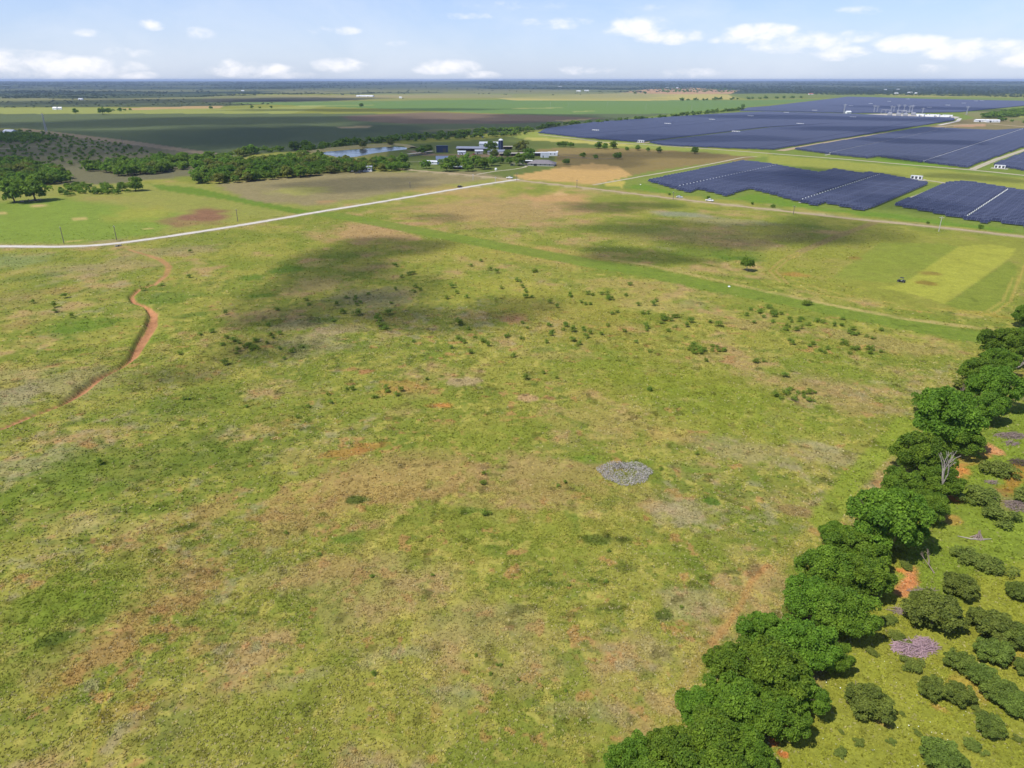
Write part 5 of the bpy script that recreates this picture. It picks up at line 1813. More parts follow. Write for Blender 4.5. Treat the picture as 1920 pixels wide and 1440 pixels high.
# mid-distance trees -----------------------------------------------------
tree('lone_tree', 'lone round tree with a pale trunk standing in the open pasture', 'tree', 1402.5, 496, 11.5,
     make_crowns('crown', 1, 5.5, 9.0, 2.8, 40, 5200, .8, M_LEAF, 500), [limb_mesh('trunk', 5.5, 9, np.random.default_rng(3), M_DEAD, 6, .42)], 5.5, 9.0, tall=1.22)
SINGLES = [
    (22, 358, 23, 'big round tree at the left edge, left one of the dark pair'), (62, 354, 24, 'big round tree near the left edge, right one of the dark pair'),
    (252, 345, 14, 'round dark tree standing alone above the left pasture'), (228, 350, 9, 'bush touching the left side of the round dark tree'),
    (755, 298, 11, 'round tree at the right end of the creek belt, by the feed bunk'), (789, 281, 9, 'tree left of the dark blue shed'), (802, 279, 8, 'tree touching the left side of the dark blue shed'),
    (799, 308, 9, 'single round tree on the farm lawn'), (838, 309, 13, 'broad tree left of the white roofed shelter'), (852, 304, 13, 'broad tree behind the white roofed shelter'),
    (874, 300, 12, 'farmyard tree right of the shelter, behind the pale shed'), (892, 303, 12, 'dark farmyard tree in the middle of the clump'), (908, 306, 12, 'dark farmyard tree, right part of the clump'),
    (878, 312, 10, 'low grey green tree in front of the farmyard clump'), (922, 301, 11, 'farmyard tree below the grey barn'), (927, 288, 8, 'light green tree in front of the grey barn'),
    (922, 274, 10, 'tree in front of the white roofed barn'), (914, 284, 6, 'small dark tree between the cream shed and the grey barn'), (980, 274, 11, 'yellow green spreading tree right of the silo'),
    (972, 277, 8, 'yellow green smaller tree right of the hay shed'), (951, 289, 8, 'tree hiding the open cattle shed'), (955, 301, 7, 'small tree on the lawn by the ranch drive'),
    (973, 299, 12, 'grey green tree left of the ranch house'), (990, 290, 12, 'dark tall tree behind the ranch house carport'), (938, 300, 7, 'dark tree at the right end of the farmyard clump'),
    (1062, 303, 6, 'round bush right of the ranch house'), (1049, 270, 5, 'left one of three small trees beyond the farm pasture'), (1059, 270, 6, 'middle one of three small trees beyond the farm pasture'),
    (1070, 271, 5.5, 'right one of three small trees beyond the farm pasture'), (1122, 272, 7, 'left one of the second trio of pasture trees'), (1134, 274, 6, 'middle one of the second trio of pasture trees'),
    (1151, 272, 7.5, 'right one of the second trio of pasture trees'), (1196, 277, 5.5, 'lone tree right of the second trio'), (1176, 279, 4, 'small bush left of the lone tree by the second trio'),
    (1215, 280, 4, 'small pale bush right of the lone tree by the second trio'), (1236, 281, 6, 'lone round tree in the brown pasture, left of the rightmost'), (1303, 282, 7, 'rightmost lone round tree in the brown pasture'),
    (1158, 292, 7, 'dark tree inside the curved pen fence'), (1093, 291, 5.5, 'dark tree right of the ranch pens'), (1117, 294, 4.5, 'small dark bush by the pen fence'),
    (677, 197, 4, 'single tree standing in the middle of the far green crop'), (141, 208, 5, 'round dark tree on the far yellow strip'), (192, 207.5, 7, 'dark tree clump on the far yellow strip'),
    (203, 207.5, 5, 'right end of the dark tree clump on the far yellow strip'), (224, 206, 4, 'small tree right of the clump on the yellow strip'), (680, 271, 7, 'yellow green willow on the far pond bank'),
    (731, 266, 6, 'light round tree behind the pond'), (1393, 199, 4, 'tree alone at the tip of the far tree row'), (1740, 417, 3.2, 'small dark bush before the right solar block'), (1328, 370, 3.5, 'dark bush behind the white pickup'),
    (1449, 386, 4, 'dark bush on the verge below the solar block'), (1411, 381, 3, 'small green bush on the verge right of the white pickup'), (1839, 425, 4.5, 'green bush on the verge at the right solar block'),
    (1255, 364, 2.4, 'tiny bush left of the dark pole by the parked car')]
for cx, cy, rp, lb in SINGLES:
    yl = 'yellow' in lb.split(' on ')[0] or 'light' in lb
    tree('tree' if rp > 4.6 else 'bush', lb, 'tree' if rp > 4.6 else 'bush', cx, cy, rp, MDY_CR if yl else MD_CR, MD_TR, 5, 8.5, tall=.95)

# belts of trees along the creek and the field edges -------------------------
cands = []        # size in the picture, x, y, R, label key


def belt(poly_px, spacing, R, key, seed, jit=.35):
    rg = random.Random(seed)
    poly = P(*poly_px)
    x0, y0 = poly.min(0)
    x1, y1 = poly.max(0)
    xs = np.arange(x0, x1, spacing)
    ys = np.arange(y0, y1, spacing)
    X, Y = np.meshgrid(xs, ys)
    X, Y = X.ravel(), Y.ravel()
    X = X + np.array([rg.uniform(-jit, jit) for _ in X]) * spacing
    Y = Y + np.array([rg.uniform(-jit, jit) for _ in Y]) * spacing
    sd = poly_sd(X, Y, poly)
    for x, y, s in zip(X, Y, sd):
        if s > 0:
            rr_ = R * rg.uniform(.7, 1.25)
            cands.append((rr_ / math.hypot(x, y), x, y, rr_, key))


def row(pts, step, R, key, seed, wob=4, prob=1.0):
    rg = random.Random(seed)
    p = P(*pts)
    for i in range(len(p) - 1):
        L = np.linalg.norm(p[i + 1] - p[i])
        n = max(1, int(L / step))
        for k in range(n):
            if rg.random() > prob:
                continue
            q = p[i] + (p[i + 1] - p[i]) * (k + rg.random()) / n
            rr_ = R * rg.uniform(.65, 1.25)
            x, y = q[0] + rg.uniform(-wob, wob), q[1] + rg.uniform(-wob, wob)
            cands.append((rr_ / math.hypot(x, y), x, y, rr_, key))


KEYS = {
    'left': ('leafy green tree of the wood at the left edge', 'trees of the wood at the left edge'),
    'creek': ('dark green tree of the creek belt crossing left of the pond', 'trees of the creek belt left of the pond'),
    'front': ('green tree of the broad belt in front of the pond', 'trees of the belt in front of the pond'),
    'back': ('dark tree of the long line behind the pond and farm', 'trees of the line behind the pond'),
    'brush': ('small round bush scattered over the grey brush land at the left', 'bushes on the grey brush land'),
    'row': ('tree of the broken row along the far solar field edge', 'trees along the solar field edge'),
    'right': ('dark tree of the wood beyond the lane at the far right', 'trees of the wood at the far right'),
    'strip': ('small tree of the row along the far tan road', 'trees along the far tan road'),
    'meadow': ('small tree of the row beyond the far green crop', 'trees beyond the far green crop')}
belt([(-60, 308), (40, 306), (80, 322), (140, 336), (140, 341), (60, 350), (-60, 356)], 8.5, 5.2, 'left', 1)
belt([(150, 318), (260, 306), (350, 298), (430, 298), (445, 308), (360, 316), (290, 328), (220, 332), (212, 326), (160, 322)], 9.0, 4.8, 'creek', 2)
belt([(362, 334), (372, 318), (470, 306), (560, 297), (600, 299), (660, 310), (700, 306), (745, 307), (768, 318), (742, 323), (640, 324), (560, 333), (470, 342), (375, 347)], 9.5, 4.9, 'front', 3)
row([(436, 296), (470, 288), (520, 284), (600, 277), (660, 270), (700, 267), (760, 262), (820, 258), (900, 250), (1004, 246)], 6, 5.2, 'back', 4, 7)
row([(560, 286), (660, 273), (750, 266), (840, 262), (930, 256), (985, 252)], 7.5, 4.6, 'back', 5, 5, .8)
belt([(-60, 244), (60, 246), (180, 262), (300, 285), (420, 298), (300, 304), (150, 318), (-60, 306)], 16, 2.1, 'brush', 6, .5)
belt([(-60, 250), (60, 252), (110, 262), (60, 268), (-60, 266)], 9, 3.2, 'brush', 16, .5)
belt([(95, 352), (160, 345), (215, 352), (255, 360), (180, 368), (110, 368)], 8, 2.3, 'brush', 7, .5)
row([(1004, 243), (1040, 237), (1090, 233)], 8, 5, 'row', 8, 4, .9)
row([(1090, 233), (1180, 226), (1240, 222)], 10, 4.6, 'row', 9, 5, .7)
row([(1240, 222), (1310, 215), (1390, 207)], 11, 5.6, 'row', 10, 8, .75)
belt([(1840, 222), (1880, 214), (1925, 208), (1960, 208), (1960, 216), (1880, 222)], 14, 7, 'right', 11)
row([(1866, 227), (1900, 229), (1960, 233)], 12, 5, 'right', 12, 6, .9)
row([(190, 209), (300, 206), (430, 203.5), (520, 203)], 26, 5.5, 'strip', 13, 10, .7)
row([(1262, 189), (1310, 188.8), (1340, 188), (1420, 186), (1500, 184)], 26, 8, 'meadow', 14, 16, .75)
row([(1193, 176.5), (1215, 176)], 40, 9, 'meadow', 15, 12)
cands.sort(reverse=True)
N_IND = 290
LM2 = [(GP(*q_), t_) for q_, t_ in (((0, 330), ', outermost part'), ((70, 325), ', middle part'), ((130, 337), ', right tip'), ((60, 345), ', front edge'), ((240, 320), ', left end'), ((330, 308), ', middle'),
       ((420, 303), ', right end'), ((400, 338), ', leftmost stretch'), ((480, 330), ', left stretch'), ((470, 312), ', rear left'), ((560, 318), ', middle stretch'), ((560, 302), ', rear middle'),
       ((640, 318), ', by the white house'), ((650, 308), ', under the pond'), ((740, 315), ', right end beyond the house'), ((720, 308), ', behind the right end'), ((150, 355), ', above the left pasture'))]
for i, (_, x, y, R, key) in enumerate(cands[:N_IND]):
    small = key == 'brush'
    lb, gp = KEYS[key]
    near_ = min(LM2, key=lambda m_: math.hypot(m_[0][0] - x, m_[0][1] - y))
    lb = lb + near_[1]
    rg = random.Random(i)
    k = R / (2.6 if small else 5.0)
    nm = 'bush' if small else 'tree'
    r = empty(nm, (x, y, 0), rg.uniform(0, 6.28), (k, k, k * (.8 if small else rg.uniform(.75, 1.0))))
    tag(r, lb, nm, gp)
    if small:
        link('crown', SC_CR[i % 4], r)
        link('stems', SC_TR[0], r)
    else:
        link('crown', MDY_CR[i % 2] if rg.random() < (.22 if key in ('front', 'left') else .05) else MD_CR[i % 5], r)
        link('trunk', MD_TR[0], r)


def mass(name, items, label, mat, n_leaf, size, lobes=9, seed=900, hk=.8, nvar=6):
    """many small crowns in one mesh (x, y, z, R)"""
    protos = []
    for i in range(nvar):
        rg = np.random.default_rng(seed + i)
        V, F, T = foliage(crown_lobes(1.0, 1.7, .05, lobes, rg, (.3, .45)), n_leaf, size, rg, flat_base=.02)
        protos.append((V, F, T))
    Vs, Fs, Ts, off = [], [], [], 0
    rg = np.random.default_rng(seed + 77)
    for i, (x, y, z, R) in enumerate(items):
        V, F, T = protos[i % nvar]
        t = rg.uniform(0, 6.28)
        c_, s_ = math.cos(t), math.sin(t)
        W = np.empty_like(V)
        W[:, 0] = (V[:, 0] * c_ - V[:, 1] * s_) * R + x
        W[:, 1] = (V[:, 0] * s_ + V[:, 1] * c_) * R + y
        W[:, 2] = V[:, 2] * R * hk + z
        Vs.append(W)
        Fs.append(F + off)
        T2 = T.copy()
        T2[:, 0] = np.clip(T2[:, 0] * .6 + rg.uniform(0, .4), 0, 1)
        Ts.append(T2)
        off += len(V)
    o = link(name, arr_mesh(name, np.concatenate(Vs), [np.concatenate(Fs)], [mat], color=np.concatenate(Ts)))
    tag(o, label, 'trees', kind='stuff')
    return o


rest = cands[N_IND:]
mass('distant_trees', [(x, y, 0, R) for _, x, y, R, k in rest], 'remaining far small trees and bushes of the belts, too many to count', M_LEAF, 150, .55)

# the wooded plain out to the horizon: clumps of crowns where woods grow
rg = np.random.default_rng(5)
items = []
WOOD = [P((-1500, 216), (0, 212), (120, 200), (380, 201), (640, 190), (960, 183), (1180, 174), (1370, 172), (1560, 178), (1640, 178), (1940, 183), (3000, 190),
          (3000, 155.5), (-1500, 155.5))]
OPEN = [P((-900, 206), (130, 202), (450, 204), (620, 196), (540, 214), (-900, 217)), P((215, 203), (330, 200), (420, 198), (412, 203), (250, 206)),
        P((380, 184), (560, 181), (690, 186), (560, 190), (380, 191)), P((930, 184), (1050, 179), (1180, 174), (1365, 177), (1380, 186), (1200, 189), (960, 188)),
        P((480, 179), (960, 178), (960, 183), (700, 184), (480, 181))]
N = 60000
dpx = rg.uniform(0, 1, N)
yy = 155.3 + 60 * dpx ** 1.5
xx = rg.uniform(-120, 2040, N)
d_ = np.stack([(xx - 960) / F_PX, math.cos(PITCH) - (yy - 720) / F_PX * math.sin(PITCH), -math.sin(PITCH) - (yy - 720) / F_PX * math.cos(PITCH)], 1)
t_ = -CAM_H / d_[:, 2]
X, Y = d_[:, 0] * t_, d_[:, 1] * t_
ok = poly_sd(X, Y, WOOD[0]) > 0
for o_ in OPEN:
    ok &= poly_sd(X, Y, o_) < 0
rad = np.hypot(X, Y)
# woods thicken to the right and far out; fields stay open between them
nn = fbm(X, Y, 900, 4, 71) * .6 + fbm(X, Y, 220, 3, 73) * .4
thr = np.where(xx > 1350, .42, np.where(xx < 300, .49, .53))
fa_ = fbm(X, Y, 1300, 4, 901)
ok &= (fa_ < .57) | (rg.random(N) < .06)
ok &= (nn > thr) | (rg.random(N) < .03)
X, Y, rad = X[ok], Y[ok], rad[ok]
Z = ground_z(X, Y)
Rr_ = np.clip(rad / 900.0, 4, 16) * rg.uniform(.6, 1.3, len(X))
order = rg.permutation(len(X))[:21000]
mass('far_woods', [(X[i], Y[i], Z[i] - .3, Rr_[i]) for i in order], 'wooded plain stretching to the horizon, crowns merging into one mass', M_FARLEAF, 34, .95, 5, 940, .42)
# tree speckle on the tan hill
pts = []
hill = P((1240, 173), (1330, 167), (1370, 171), (1300, 175))
for _ in range(90):
    a_ = rg.random()
    q = GP(rg.uniform(1235, 1380), rg.uniform(167, 174))
    pts.append((q[0], q[1], 0, rg.uniform(6, 11)))
mass('hill_trees', pts, 'dark trees sprinkled over the far tan hill, merging with the distance', M_LEAF, 60, .8, 6, 970, .6)

# saplings and weeds in the near pasture -------------------------------------
SP_CR = make_crowns('young_shrub', 5, .85, 1.8, .05, 10, 420, .20, M_SPROUT, 600, lr=(.2, .42), flat_base=.02, up=.4)
SAP = []
rs = random.Random(21)


def scatter(cx, cy, rx, ry, n, s0=.7, s1=1.4):
    c = GP(cx, cy)
    a = np.linalg.norm(GP(cx, cy - ry) - GP(cx, cy + ry)) / 2
    b = rx / PPM(cx, cy)
    u = c / np.linalg.norm(c)
    for _ in range(n):
        t, q = rs.uniform(0, 6.28), abs(rs.gauss(0, .55))
        p_ = c + u * math.cos(t) * q * a + np.array([u[1], -u[0]]) * math.sin(t) * q * b
        SAP.append((p_[0], p_[1], rs.uniform(s0, s1) * (1.35 if rs.random() < .15 else 1)))


for px, py, s in ((715, 612, 2.6), (708, 602, 2.2), (722, 617, 2.0), (642, 588, 1.9), (670, 592, 2.4), (728, 590, 2.2), (862, 609, 2.6), (768, 516, 2.0), (774, 514, 1.9), (752, 521, 1.5),
                  (738, 497, 1.6), (743, 500, 1.5), (847, 540, 1.9), (625, 603, 1.3), (440, 640, 1.9), (398, 624, 1.6), (1510, 573, 2.2), (1516, 571, 1.8), (970, 528, 2.0),
                  (985, 558, 1.9), (1242, 598, 2.0), (1300, 650, 1.9), (1314, 660, 1.6), (1182, 535, 1.8), (984, 712, 1.5), (1218, 733, 1.2), (905, 908, 1.2), (908, 966, 1.3), (1217, 732, 1.0)):
    c = GP(px, py)
    SAP.append((c[0], c[1], s))
for a_ in ((1450, 590, 60, 20, 40), (1530, 605, 90, 18, 40), (1600, 655, 60, 12, 22), (1520, 650, 50, 14, 16), (1610, 625, 60, 20, 24), (1000, 510, 150, 20, 60), (1130, 560, 180, 30, 70),
           (880, 500, 120, 24, 50), (1250, 600, 130, 30, 44), (1300, 660, 120, 24, 26), (780, 540, 120, 36, 40), (620, 560, 200, 40, 50), (470, 650, 160, 40, 40), (1080, 620, 160, 30, 40),
           (900, 640, 150, 30, 26), (1100, 380, 160, 14, 60), (900, 375, 160, 18, 50), (760, 395, 120, 14, 30), (620, 425, 120, 12, 36), (520, 450, 120, 18, 40), (400, 470, 140, 20, 30),
           (1000, 700, 260, 50, 26, .5, .9), (700, 740, 260, 60, 30, .5, 1.0), (900, 900, 300, 90, 34, .3, .6), (600, 1040, 300, 100, 22, .25, .5), (1100, 1090, 240, 70, 16, .25, .5), (1300, 860, 160, 60, 12, .3, .7), (300, 540, 160, 40, 34),
           (120, 560, 120, 60, 22), (350, 760, 200, 60, 26, .4, .9), (880, 1240, 360, 100, 16, .2, .45), (700, 345, 160, 14, 40), (550, 365, 120, 12, 22), (1500, 740, 100, 40, 14), (1020, 900, 120, 40, 10, .3, .6)):
    scatter(*a_)
gp_pts = np.array(SAP)
s_side, w_side, _ = gully(gp_pts[:, 0], gp_pts[:, 1])
keep = (abs(s_side) > w_side + 1.0) & (line_d(gp_pts[:, 0], gp_pts[:, 1], P((-60, 463), (120, 463), (205, 458), (340, 440), (600, 397), (972, 336))) > 4)
SAP = [s for s, k in zip(SAP, keep) if k]
SAP.sort(key=lambda s: -s[2] / math.hypot(s[0], s[1]))
LANDM = [(GP(*q_), t_, w_) for q_, t_, w_ in (
    ((715, 610), 'where the cloud shadow is darkest', 1), ((640, 590), 'left of the darkest shadow', 1), ((860, 608), 'right of the darkest shadow', 1), ((760, 515), 'above the darkest shadow', 1),
    ((440, 640), 'between the gully and the shadow', 1), ((300, 560), 'right beside the upper gully bend', 1), ((120, 570), 'left of the upper gully', 1), ((1460, 590), 'below the straw strip', 1),
    ((1530, 610), 'in the dense thicket right of centre', 1), ((1610, 650), 'at the right end of the thicket', 1), ((1250, 600), 'left of the dense thicket', 1), ((1100, 560), 'over the yellowish ground', 1),
    ((980, 530), 'under the mown track', 1), ((880, 490), 'between track and cloud shadow', 1), ((1080, 620), 'below the yellowish ground', 1), ((1300, 660), 'on the fresh green below the thicket', 1),
    ((1100, 380), 'near the dirt road', 1), ((900, 370), 'near the road junction', 1), ((700, 400), 'right of the gravel road', 1), ((500, 450), 'just below the gravel road', 1), ((700, 340), 'beyond the gravel road', 1),
    ((1000, 700), 'above the round grey patch', 1), ((700, 740), 'by the orange soil spots', 1), ((1170, 880), 'around the round grey patch', 1), ((800, 900), 'on the pinkish dry grass', 1),
    ((600, 1050), 'in the lower left', 1), ((350, 760), 'right of the lower gully', 1), ((1000, 1200), 'near the bottom centre', 1), ((1500, 750), 'left of the upper hedgerow', 1))]
for i, (x, y, s) in enumerate(SAP[:298]):
    o = link('young_shrub', SP_CR[i % 5], None, (x, y, 0), rs.uniform(0, 6.28), (s, s, s * rs.uniform(.4, .75)))
    near_ = min(LANDM, key=lambda m_: math.hypot(m_[0][0] - x, m_[0][1] - y) / m_[2])
    big = 'large bushy' if s > 1.7 else ('medium' if s > .9 else 'tiny')
    tag(o, '%s green young shrub in the open pasture %s' % (big, near_[1]), 'shrub', 'young shrubs in the pasture %s' % near_[1])

# the round grey patch of dead stalks -----------------------------------------
c = GP(1172, 888)
rg = np.random.default_rng(9)
M_STALK = simple_mat('grey_dead_stalks', C(226, 218, 210), .9, var=.2, scale=4)
n = 3900
q = np.sqrt(rg.random(n))
t = rg.uniform(0, 6.28, n)
wob = 1 + .08 * np.sin(3 * t) + .05 * np.sin(7 * t + 1)
rx = 50 / PPM(1172, 888)
xs, ys = c[0] + np.cos(t) * q * rx * wob, c[1] + np.sin(t) * q * rx * .86 * wob
keep = rg.random(n) < np.where(q < .45, .55, 1)
xs, ys = xs[keep], ys[keep]
n = len(xs)
cen = np.stack([xs, ys, rg.uniform(.15, .55, n)], 1)
nr = rg.normal(size=(n, 3)) * [1, 1, .5]
Vq, Fq = quads_at(cen, nr, .55, rg, aspect=.16)
o = link('dead_stalks', arr_mesh('dead_stalks', Vq, [Fq], [M_STALK]))
tag(o, 'round silvery grey patch of standing dead stalks in the pasture', 'dead weeds', kind='stuff')


# grass tufts over the near ground ------------------------------------------------
def grass_mat():
    m, t_ = new_mat('pasture_grass')
    at = t_.n('ShaderNodeVertexColor', layer_name='tone')
    d = t_.n('ShaderNodeBsdfDiffuse')
    t_.l(at.outputs[0], d.inputs[0])
    tr = t_.n('ShaderNodeBsdfTranslucent')
    t_.l(at.outputs[0], tr.inputs[0])
    mx = t_.n('ShaderNodeMixShader')
    mx.inputs[0].default_value = .3
    t_.l(d.outputs[0], mx.inputs[1])
    t_.l(tr.outputs[0], mx.inputs[2])
    out(t_, mx.outputs[0])
    return m


def tufts(n, r0, r1, size, hgt, blades, seed):
    rg = np.random.default_rng(seed)
    r_ = np.sqrt(rg.uniform(r0 ** 2, r1 ** 2, n))
    a_ = rg.uniform(-.83, .83, n)
    x, y = np.sin(a_) * r_, np.cos(a_) * r_
    keep = (y > 58)
    cl = fbm(x, y, 3.0, 3, 611)
    keep &= rg.random(n) < .35 + .65 * sst(.35, .6, cl)
    keep &= rg.random(n) < sst(530, 380, r_)
    s, w_, _ = gully(x, y)
    keep &= abs(s) > w_ * 1.1 + .5
    keep &= line_d(x, y, P((-160, 464), (120, 463), (205, 458), (340, 440), (600, 397), (972, 336))) > 3.2
    # mown track and meadow stay short
    keep &= line_d(x, y, P((590, 398), (720, 420), (980, 470), (1220, 512), (1500, 568), (1790, 625), (1880, 640))) > 6.5
    keep &= ~((poly_sd(x, y, P((1560, 520), (1650, 455), (1770, 440), (1925, 446), (1925, 520), (1870, 585), (1700, 580))) > 0))
    x, y = x[keep], y[keep]
    n = len(x)
    col, straw = ground_color(x, y, False)
    dry = rg.random(n) < np.clip(straw * .45 - .02, 0, .5)
    v = rg.uniform(1.08, 1.6, n)
    col = col * v[:, None]
    sc_ = C(200, 186, 140)
    col[dry] = col[dry] * .45 + sc_ * .55 * v[dry][:, None]
    dk = rg.random(n) < .06
    col[dk] *= .62
    X = np.repeat(x, blades) + rg.normal(0, size * .35, n * blades)
    Y = np.repeat(y, blades) + rg.normal(0, size * .35, n * blades)
    CC = np.repeat(col, blades, axis=0) * rg.uniform(.85, 1.15, n * blades)[:, None]
    sz = size * rg.uniform(.6, 1.3, n * blades)
    h = hgt * rg.uniform(.5, 1.4, n * blades)
    t = rg.uniform(0, 6.28, n * blades)
    ln = rg.normal(0, 1.1, (n * blades, 2)) + [.3, .2]
    dn = np.hypot(ln[:, 0], ln[:, 1]) + 1e-6
    t = np.arctan2(ln[:, 1], ln[:, 0]) + math.pi / 2 + rg.normal(0, .3, n * blades)
    ln = ln / dn[:, None] * np.clip(dn, .7, 2.2)[:, None]
    bx, by = np.cos(t) * sz / 2, np.sin(t) * sz / 2
    tx, ty = X + ln[:, 0] * h, Y + ln[:, 1] * h
    z0 = np.zeros_like(X) - .02
    V = np.stack([np.stack([X - bx, Y - by, z0], 1), np.stack([X + bx, Y + by, z0], 1),
                  np.stack([tx + bx * .7, ty + by * .7, h], 1), np.stack([tx - bx * .7, ty - by * .7, h], 1)], 1).reshape(-1, 3)
    F = np.arange(len(V)).reshape(-1, 4)
    return V, F, np.repeat(CC, 4, axis=0)


V1, F1, C1 = tufts(125000, 60, 135, .24, .10, 3, 1)
V2, F2, C2 = tufts(115000, 135, 260, .38, .14, 2, 2)
V3, F3, C3 = tufts(95000, 260, 520, .7, .2, 1, 3)
F2 = F2 + len(V1)
F3 = F3 + len(V1) + len(V2)
gme = arr_mesh('grass_tufts', np.concatenate([V1, V2, V3]), [np.concatenate([F1, F2, F3])], [grass_mat()], color=np.concatenate([C1, C2, C3]))
tag(link('grass_tufts', gme), 'rough green and straw coloured grass tufts covering the pasture', 'grass', kind='stuff')

# pale flower heads on the grass right of the hedge
rg = np.random.default_rng(33)
pp = np.array([GP(rg.uniform(1450, 1920), rg.uniform(1230, 1440)) for _ in range(60)])
cen = np.column_stack([pp, rg.uniform(.25, .4, 60)])
Vq, Fq = quads_at(cen, np.tile([0, 0, 1.0], (60, 1)) + rg.normal(0, .2, (60, 3)), .17, rg, aspect=.9)
o = link('pale_flowers', arr_mesh('pale_flowers', Vq, [Fq], [simple_mat('pale_petals', (.7, .72, .55), .7)]))
tag(o, 'tiny pale flowers sprinkled on the bright grass right of the hedgerow', 'flowers', kind='stuff')
# pale stones seen in the pasture
for px, py, s, lb in ((1367, 538, .55, 'small white stone on the mown track below the lone tree'), (1201, 346.5, .6, 'small white box on the grass by the tip of the near solar block')):
    c = GP(px, py)
    m_ = MB()
    m_.lathe([(.8 * s, 0), (1.0 * s, .3 * s), (.8 * s, .7 * s), (.3 * s, .9 * s)], 9)
    tag(m_.build('stone', M_WHITE, loc=(c[0], c[1], 0)), lb, 'stone')
# cattle under the left pair of trees: pale lying cows, far away
M_COW = simple_mat('pale_cow_hide', C(220, 206, 190), .9, var=.15)


def cow(px, py, ang, label):
    c = GP(px, py)
    V_, F_ = [], []
    rings = [(-1.15, .10, .78, .12, .14), (-1.05, 0, .72, .30, .34), (-.6, 0, .66, .40, .46), (0, 0, .62, .44, .52), (.5, 0, .68, .38, .48), (.85, 0, .84, .24, .34),
             (1.1, 0, 1.05, .17, .24), (1.3, 0, 1.18, .16, .2), (1.55, 0, 1.06, .11, .13), (1.75, 0, .96, .08, .09)]
    k = 10
    for x, y, z, a, b in rings:
        for i in range(k):
            t = 2 * math.pi * i / k
            V_.append((x, y + a * math.cos(t), max(.02, z + b * math.sin(t))))
    for j in range(len(rings) - 1):
        for i in range(k):
            F_.append((j * k + i, j * k + (i + 1) % k, (j + 1) * k + (i + 1) % k, (j + 1) * k + i))
    F_.append(tuple(range(k))[::-1])
    F_.append(tuple((len(rings) - 1) * k + i for i in range(k)))
    m_ = MB()
    m_.add(V_, F_)
    for s in (-1, 1):      # folded legs, ears
        m_.tube((.6, .3 * s, .35), (1.15, .42 * s, .12), .11, .08, 6)
        m_.tube((1.15, .42 * s, .12), (.75, .46 * s, .07), .08, .05, 6)
        m_.tube((-.8, .32 * s, .35), (-.3, .5 * s, .14), .14, .09, 6)
        m_.tube((-.3, .5 * s, .14), (-.75, .55 * s, .07), .08, .05, 6)
        m_.tube((1.3, .12 * s, 1.28), (1.22, .34 * s, 1.3), .06, .02, 5)
    m_.tube((-1.15, 0, .8), (-1.3, .1, .25), .05, .03, 5)
    o = m_.build('cow', M_COW, loc=(c[0], c[1], 0), rotz=ang)
    o.scale = (1.1,) * 3
    tag(o, label, 'cow')


cow(42, 379, .3, 'pale cow lying under the left pair of trees, leftmost of the herd')
cow(56, 377.5, 2.6, 'pale cow lying under the left pair of trees, second from the left')
cow(62, 377, .8, 'pale cow lying under the left pair of trees, middle of the herd')
cow(68, 376.6, 3.0, 'pale cow lying under the left pair of trees, fourth from the left')
cow(74, 376, .1, 'pale cow lying under the left pair of trees, rightmost of the herd')


# ------------------------------------------------------------------ clouds overhead (above the frame) whose shadows lie on the land
def cloud_mat():
    m, t = new_mat('cloud_vapour')
    at = t.n('ShaderNodeVertexColor', layer_name='tone')
    s_ = t.n('ShaderNodeSeparateColor')
    t.l(at.outputs[0], s_.inputs[0])
    geo = t.n('ShaderNodeNewGeometry')
    n = t.noise(geo.outputs['Position'], 0.012, 5, .6)
    f = t.math('ADD', s_.outputs[0], t.math('MULTIPLY', t.math('SUBTRACT', n, .5), 1.0))
    a = t.math('MULTIPLY', t.ramp(f, (.0, .42, 0, 1), 'S'), s_.outputs[1])
    d = t.n('ShaderNodeBsdfDiffuse')
    d.inputs[0].default_value = (.9, .9, .92, 1)
    tr = t.n('ShaderNodeBsdfTransparent')
    mx = t.n('ShaderNodeMixShader')
    t.l(a, mx.inputs[0])
    t.l(tr.outputs[0], mx.inputs[1])
    t.l(d.outputs[0], mx.inputs[2])
    out(t, mx.outputs[0])
    return m


CL = [  # photo px of the shadow on the ground: centre, half sizes, density
    (745, 462, 100, 20, .62), (610, 505, 130, 34, .62), (640, 585, 170, 34, .55), (540, 570, 130, 50, .4), (720, 530, 110, 40, .45), (480, 655, 120, 30, .5), (330, 705, 90, 22, .45), (820, 600, 170, 24, .5), (960, 575, 90, 24, .45),
    (1150, 388, 120, 12, .5), (1350, 438, 230, 30, .5), (1190, 480, 130, 14, .6), (1560, 430, 140, 22, .45), (820, 408, 60, 8, .35), (560, 322, 150, 8, .3),
    (680, 345, 170, 12, .42), (1120, 300, 120, 12, .4), (1250, 290, 130, 8, .4),
    (200, 262, 420, 30, .62), (600, 258, 330, 28, .64), (350, 228, 380, 10, .62), (850, 236, 240, 12, .6), (930, 300, 120, 9, .3),
    (1020, 222, 160, 8, .5), (700, 206, 300, 3.0, .55), (250, 190, 300, 5, .55), (560, 186, 160, 3.5, .6), (-350, 250, 300, 40, .6),
    (1300, 262, 200, 8, .4), (1560, 330, 130, 14, .45), (1480, 340, 120, 16, .4), (1720, 268, 110, 6, .5), (1640, 245, 160, 7, .5), (1500, 222, 230, 5, .5), (1800, 205, 220, 3, .5),
    (1700, 385, 90, 14, .35), (1850, 335, 120, 6, .45), (1700, 300, 60, 6, .4)]
rgc = np.random.default_rng(3)
Vs, Fs, Ts, off = [], [], [], 0
nu, nv = 48, 14
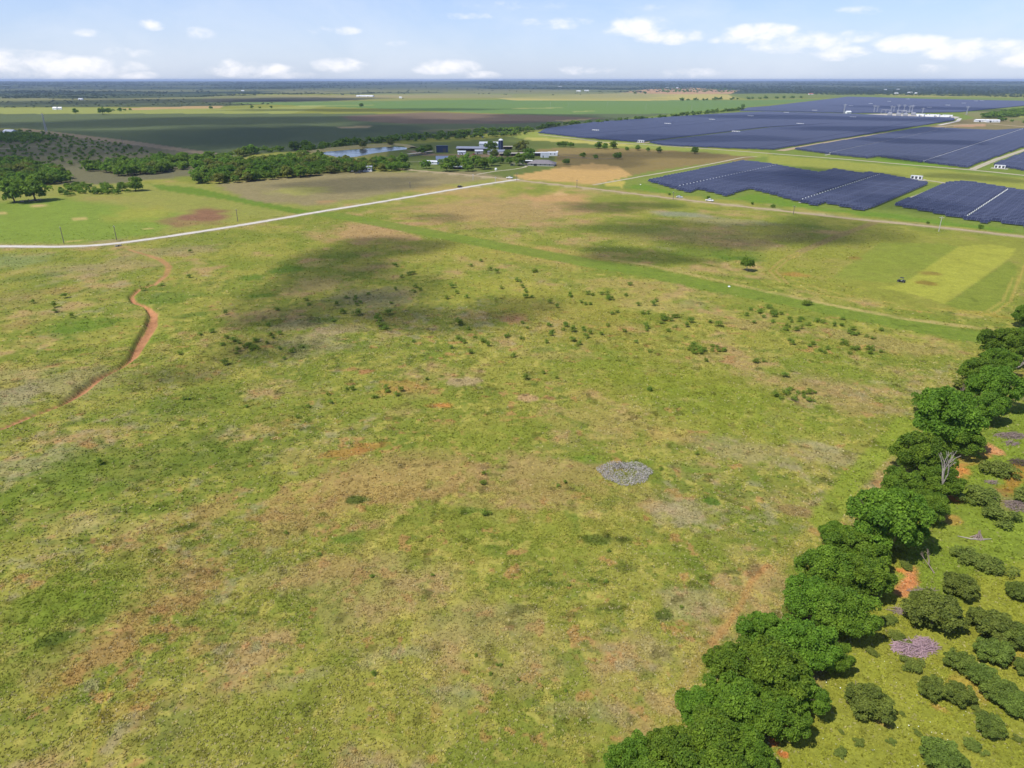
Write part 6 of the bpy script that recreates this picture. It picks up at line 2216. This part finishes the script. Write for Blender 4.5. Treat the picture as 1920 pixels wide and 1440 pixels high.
for (cx, cy, rx, ry, den) in CL:
    g0 = GP(cx, cy)
    r = np.linalg.norm(g0)
    a_r = np.linalg.norm(GP(cx, cy - ry) - GP(cx, cy + ry)) / 2 * 1.15
    b_t = rx / PPM(cx, cy) * 1.15
    H = 1000.0 if r < 1500 else 1300.0
    cen = np.array([g0[0] + TO_SUN.x / TO_SUN.z * H, g0[1] + TO_SUN.y / TO_SUN.z * H, H])
    u = g0 / r
    t = np.linspace(0, 2 * math.pi, nu, endpoint=False)
    w_ = 1 + .16 * np.sin(2 * t + cx) + .12 * np.sin(3 * t + cy) + .08 * np.sin(5 * t + cx * 2)
    phis = np.linspace(-math.pi / 2, math.pi / 2, nv)
    th = min(a_r, b_t) * .35
    VV_, TT_ = [], []
    for ph in phis:
        rr_ = math.cos(ph)
        z = math.sin(ph) * th * (1.0 if ph > 0 else .35)
        q = rr_ * w_
        px_, py_ = np.cos(t) * q * a_r, np.sin(t) * q * b_t
        bz = z * (1 + .4 * np.sin(px_ / a_r * 5 + cx) * np.cos(py_ / b_t * 4 + cy)) * 1.0
        VV_.append(np.stack([cen[0] + u[0] * px_ + u[1] * py_, cen[1] + u[1] * px_ - u[0] * py_, cen[2] + bz], 1))
        TT_.append(np.stack([np.full(nu, 1 - rr_), np.full(nu, 1 - math.sqrt(1 - min(.9, den * 1.12))), np.zeros(nu)], 1))
    V = np.concatenate(VV_)
    T = np.concatenate(TT_)
    i = np.arange(nv - 1)[:, None] * nu + np.arange(nu)[None, :]
    j = np.arange(nv - 1)[:, None] * nu + (np.arange(nu)[None, :] + 1) % nu
    F = np.stack([i, j, j + nu, i + nu], -1).reshape(-1, 4)
    Vs.append(V)
    Fs.append(F + off)
    Ts.append(T)
    off += len(V)
o = link('clouds', arr_mesh('clouds', np.concatenate(Vs), [np.concatenate(Fs)], [cloud_mat()], smooth=True, color=np.concatenate(Ts)))
tag(o, 'loose fair weather clouds overhead that shade parts of the pasture and fields', 'clouds', kind='stuff')

# ------------------------------------------------------------------ haze
mb = MB()
mb.box(-30000, 30000, -2000, 58000, -3, 93)
hm = bpy.data.materials.new('haze_air')
hm.use_nodes = True
ht = NT(hm.node_tree)
hm.node_tree.nodes.clear()
pv = ht.n('ShaderNodeVolumePrincipled')
pv.inputs['Color'].default_value = (.56, .71, .96, 1)
pv.inputs['Density'].default_value = 5.0e-5
pv.inputs['Anisotropy'].default_value = 0.1
ho = ht.n('ShaderNodeOutputMaterial')
ht.l(pv.outputs[0], ho.inputs['Volume'])
tag(mb.build('haze', hm), kind='stuff')
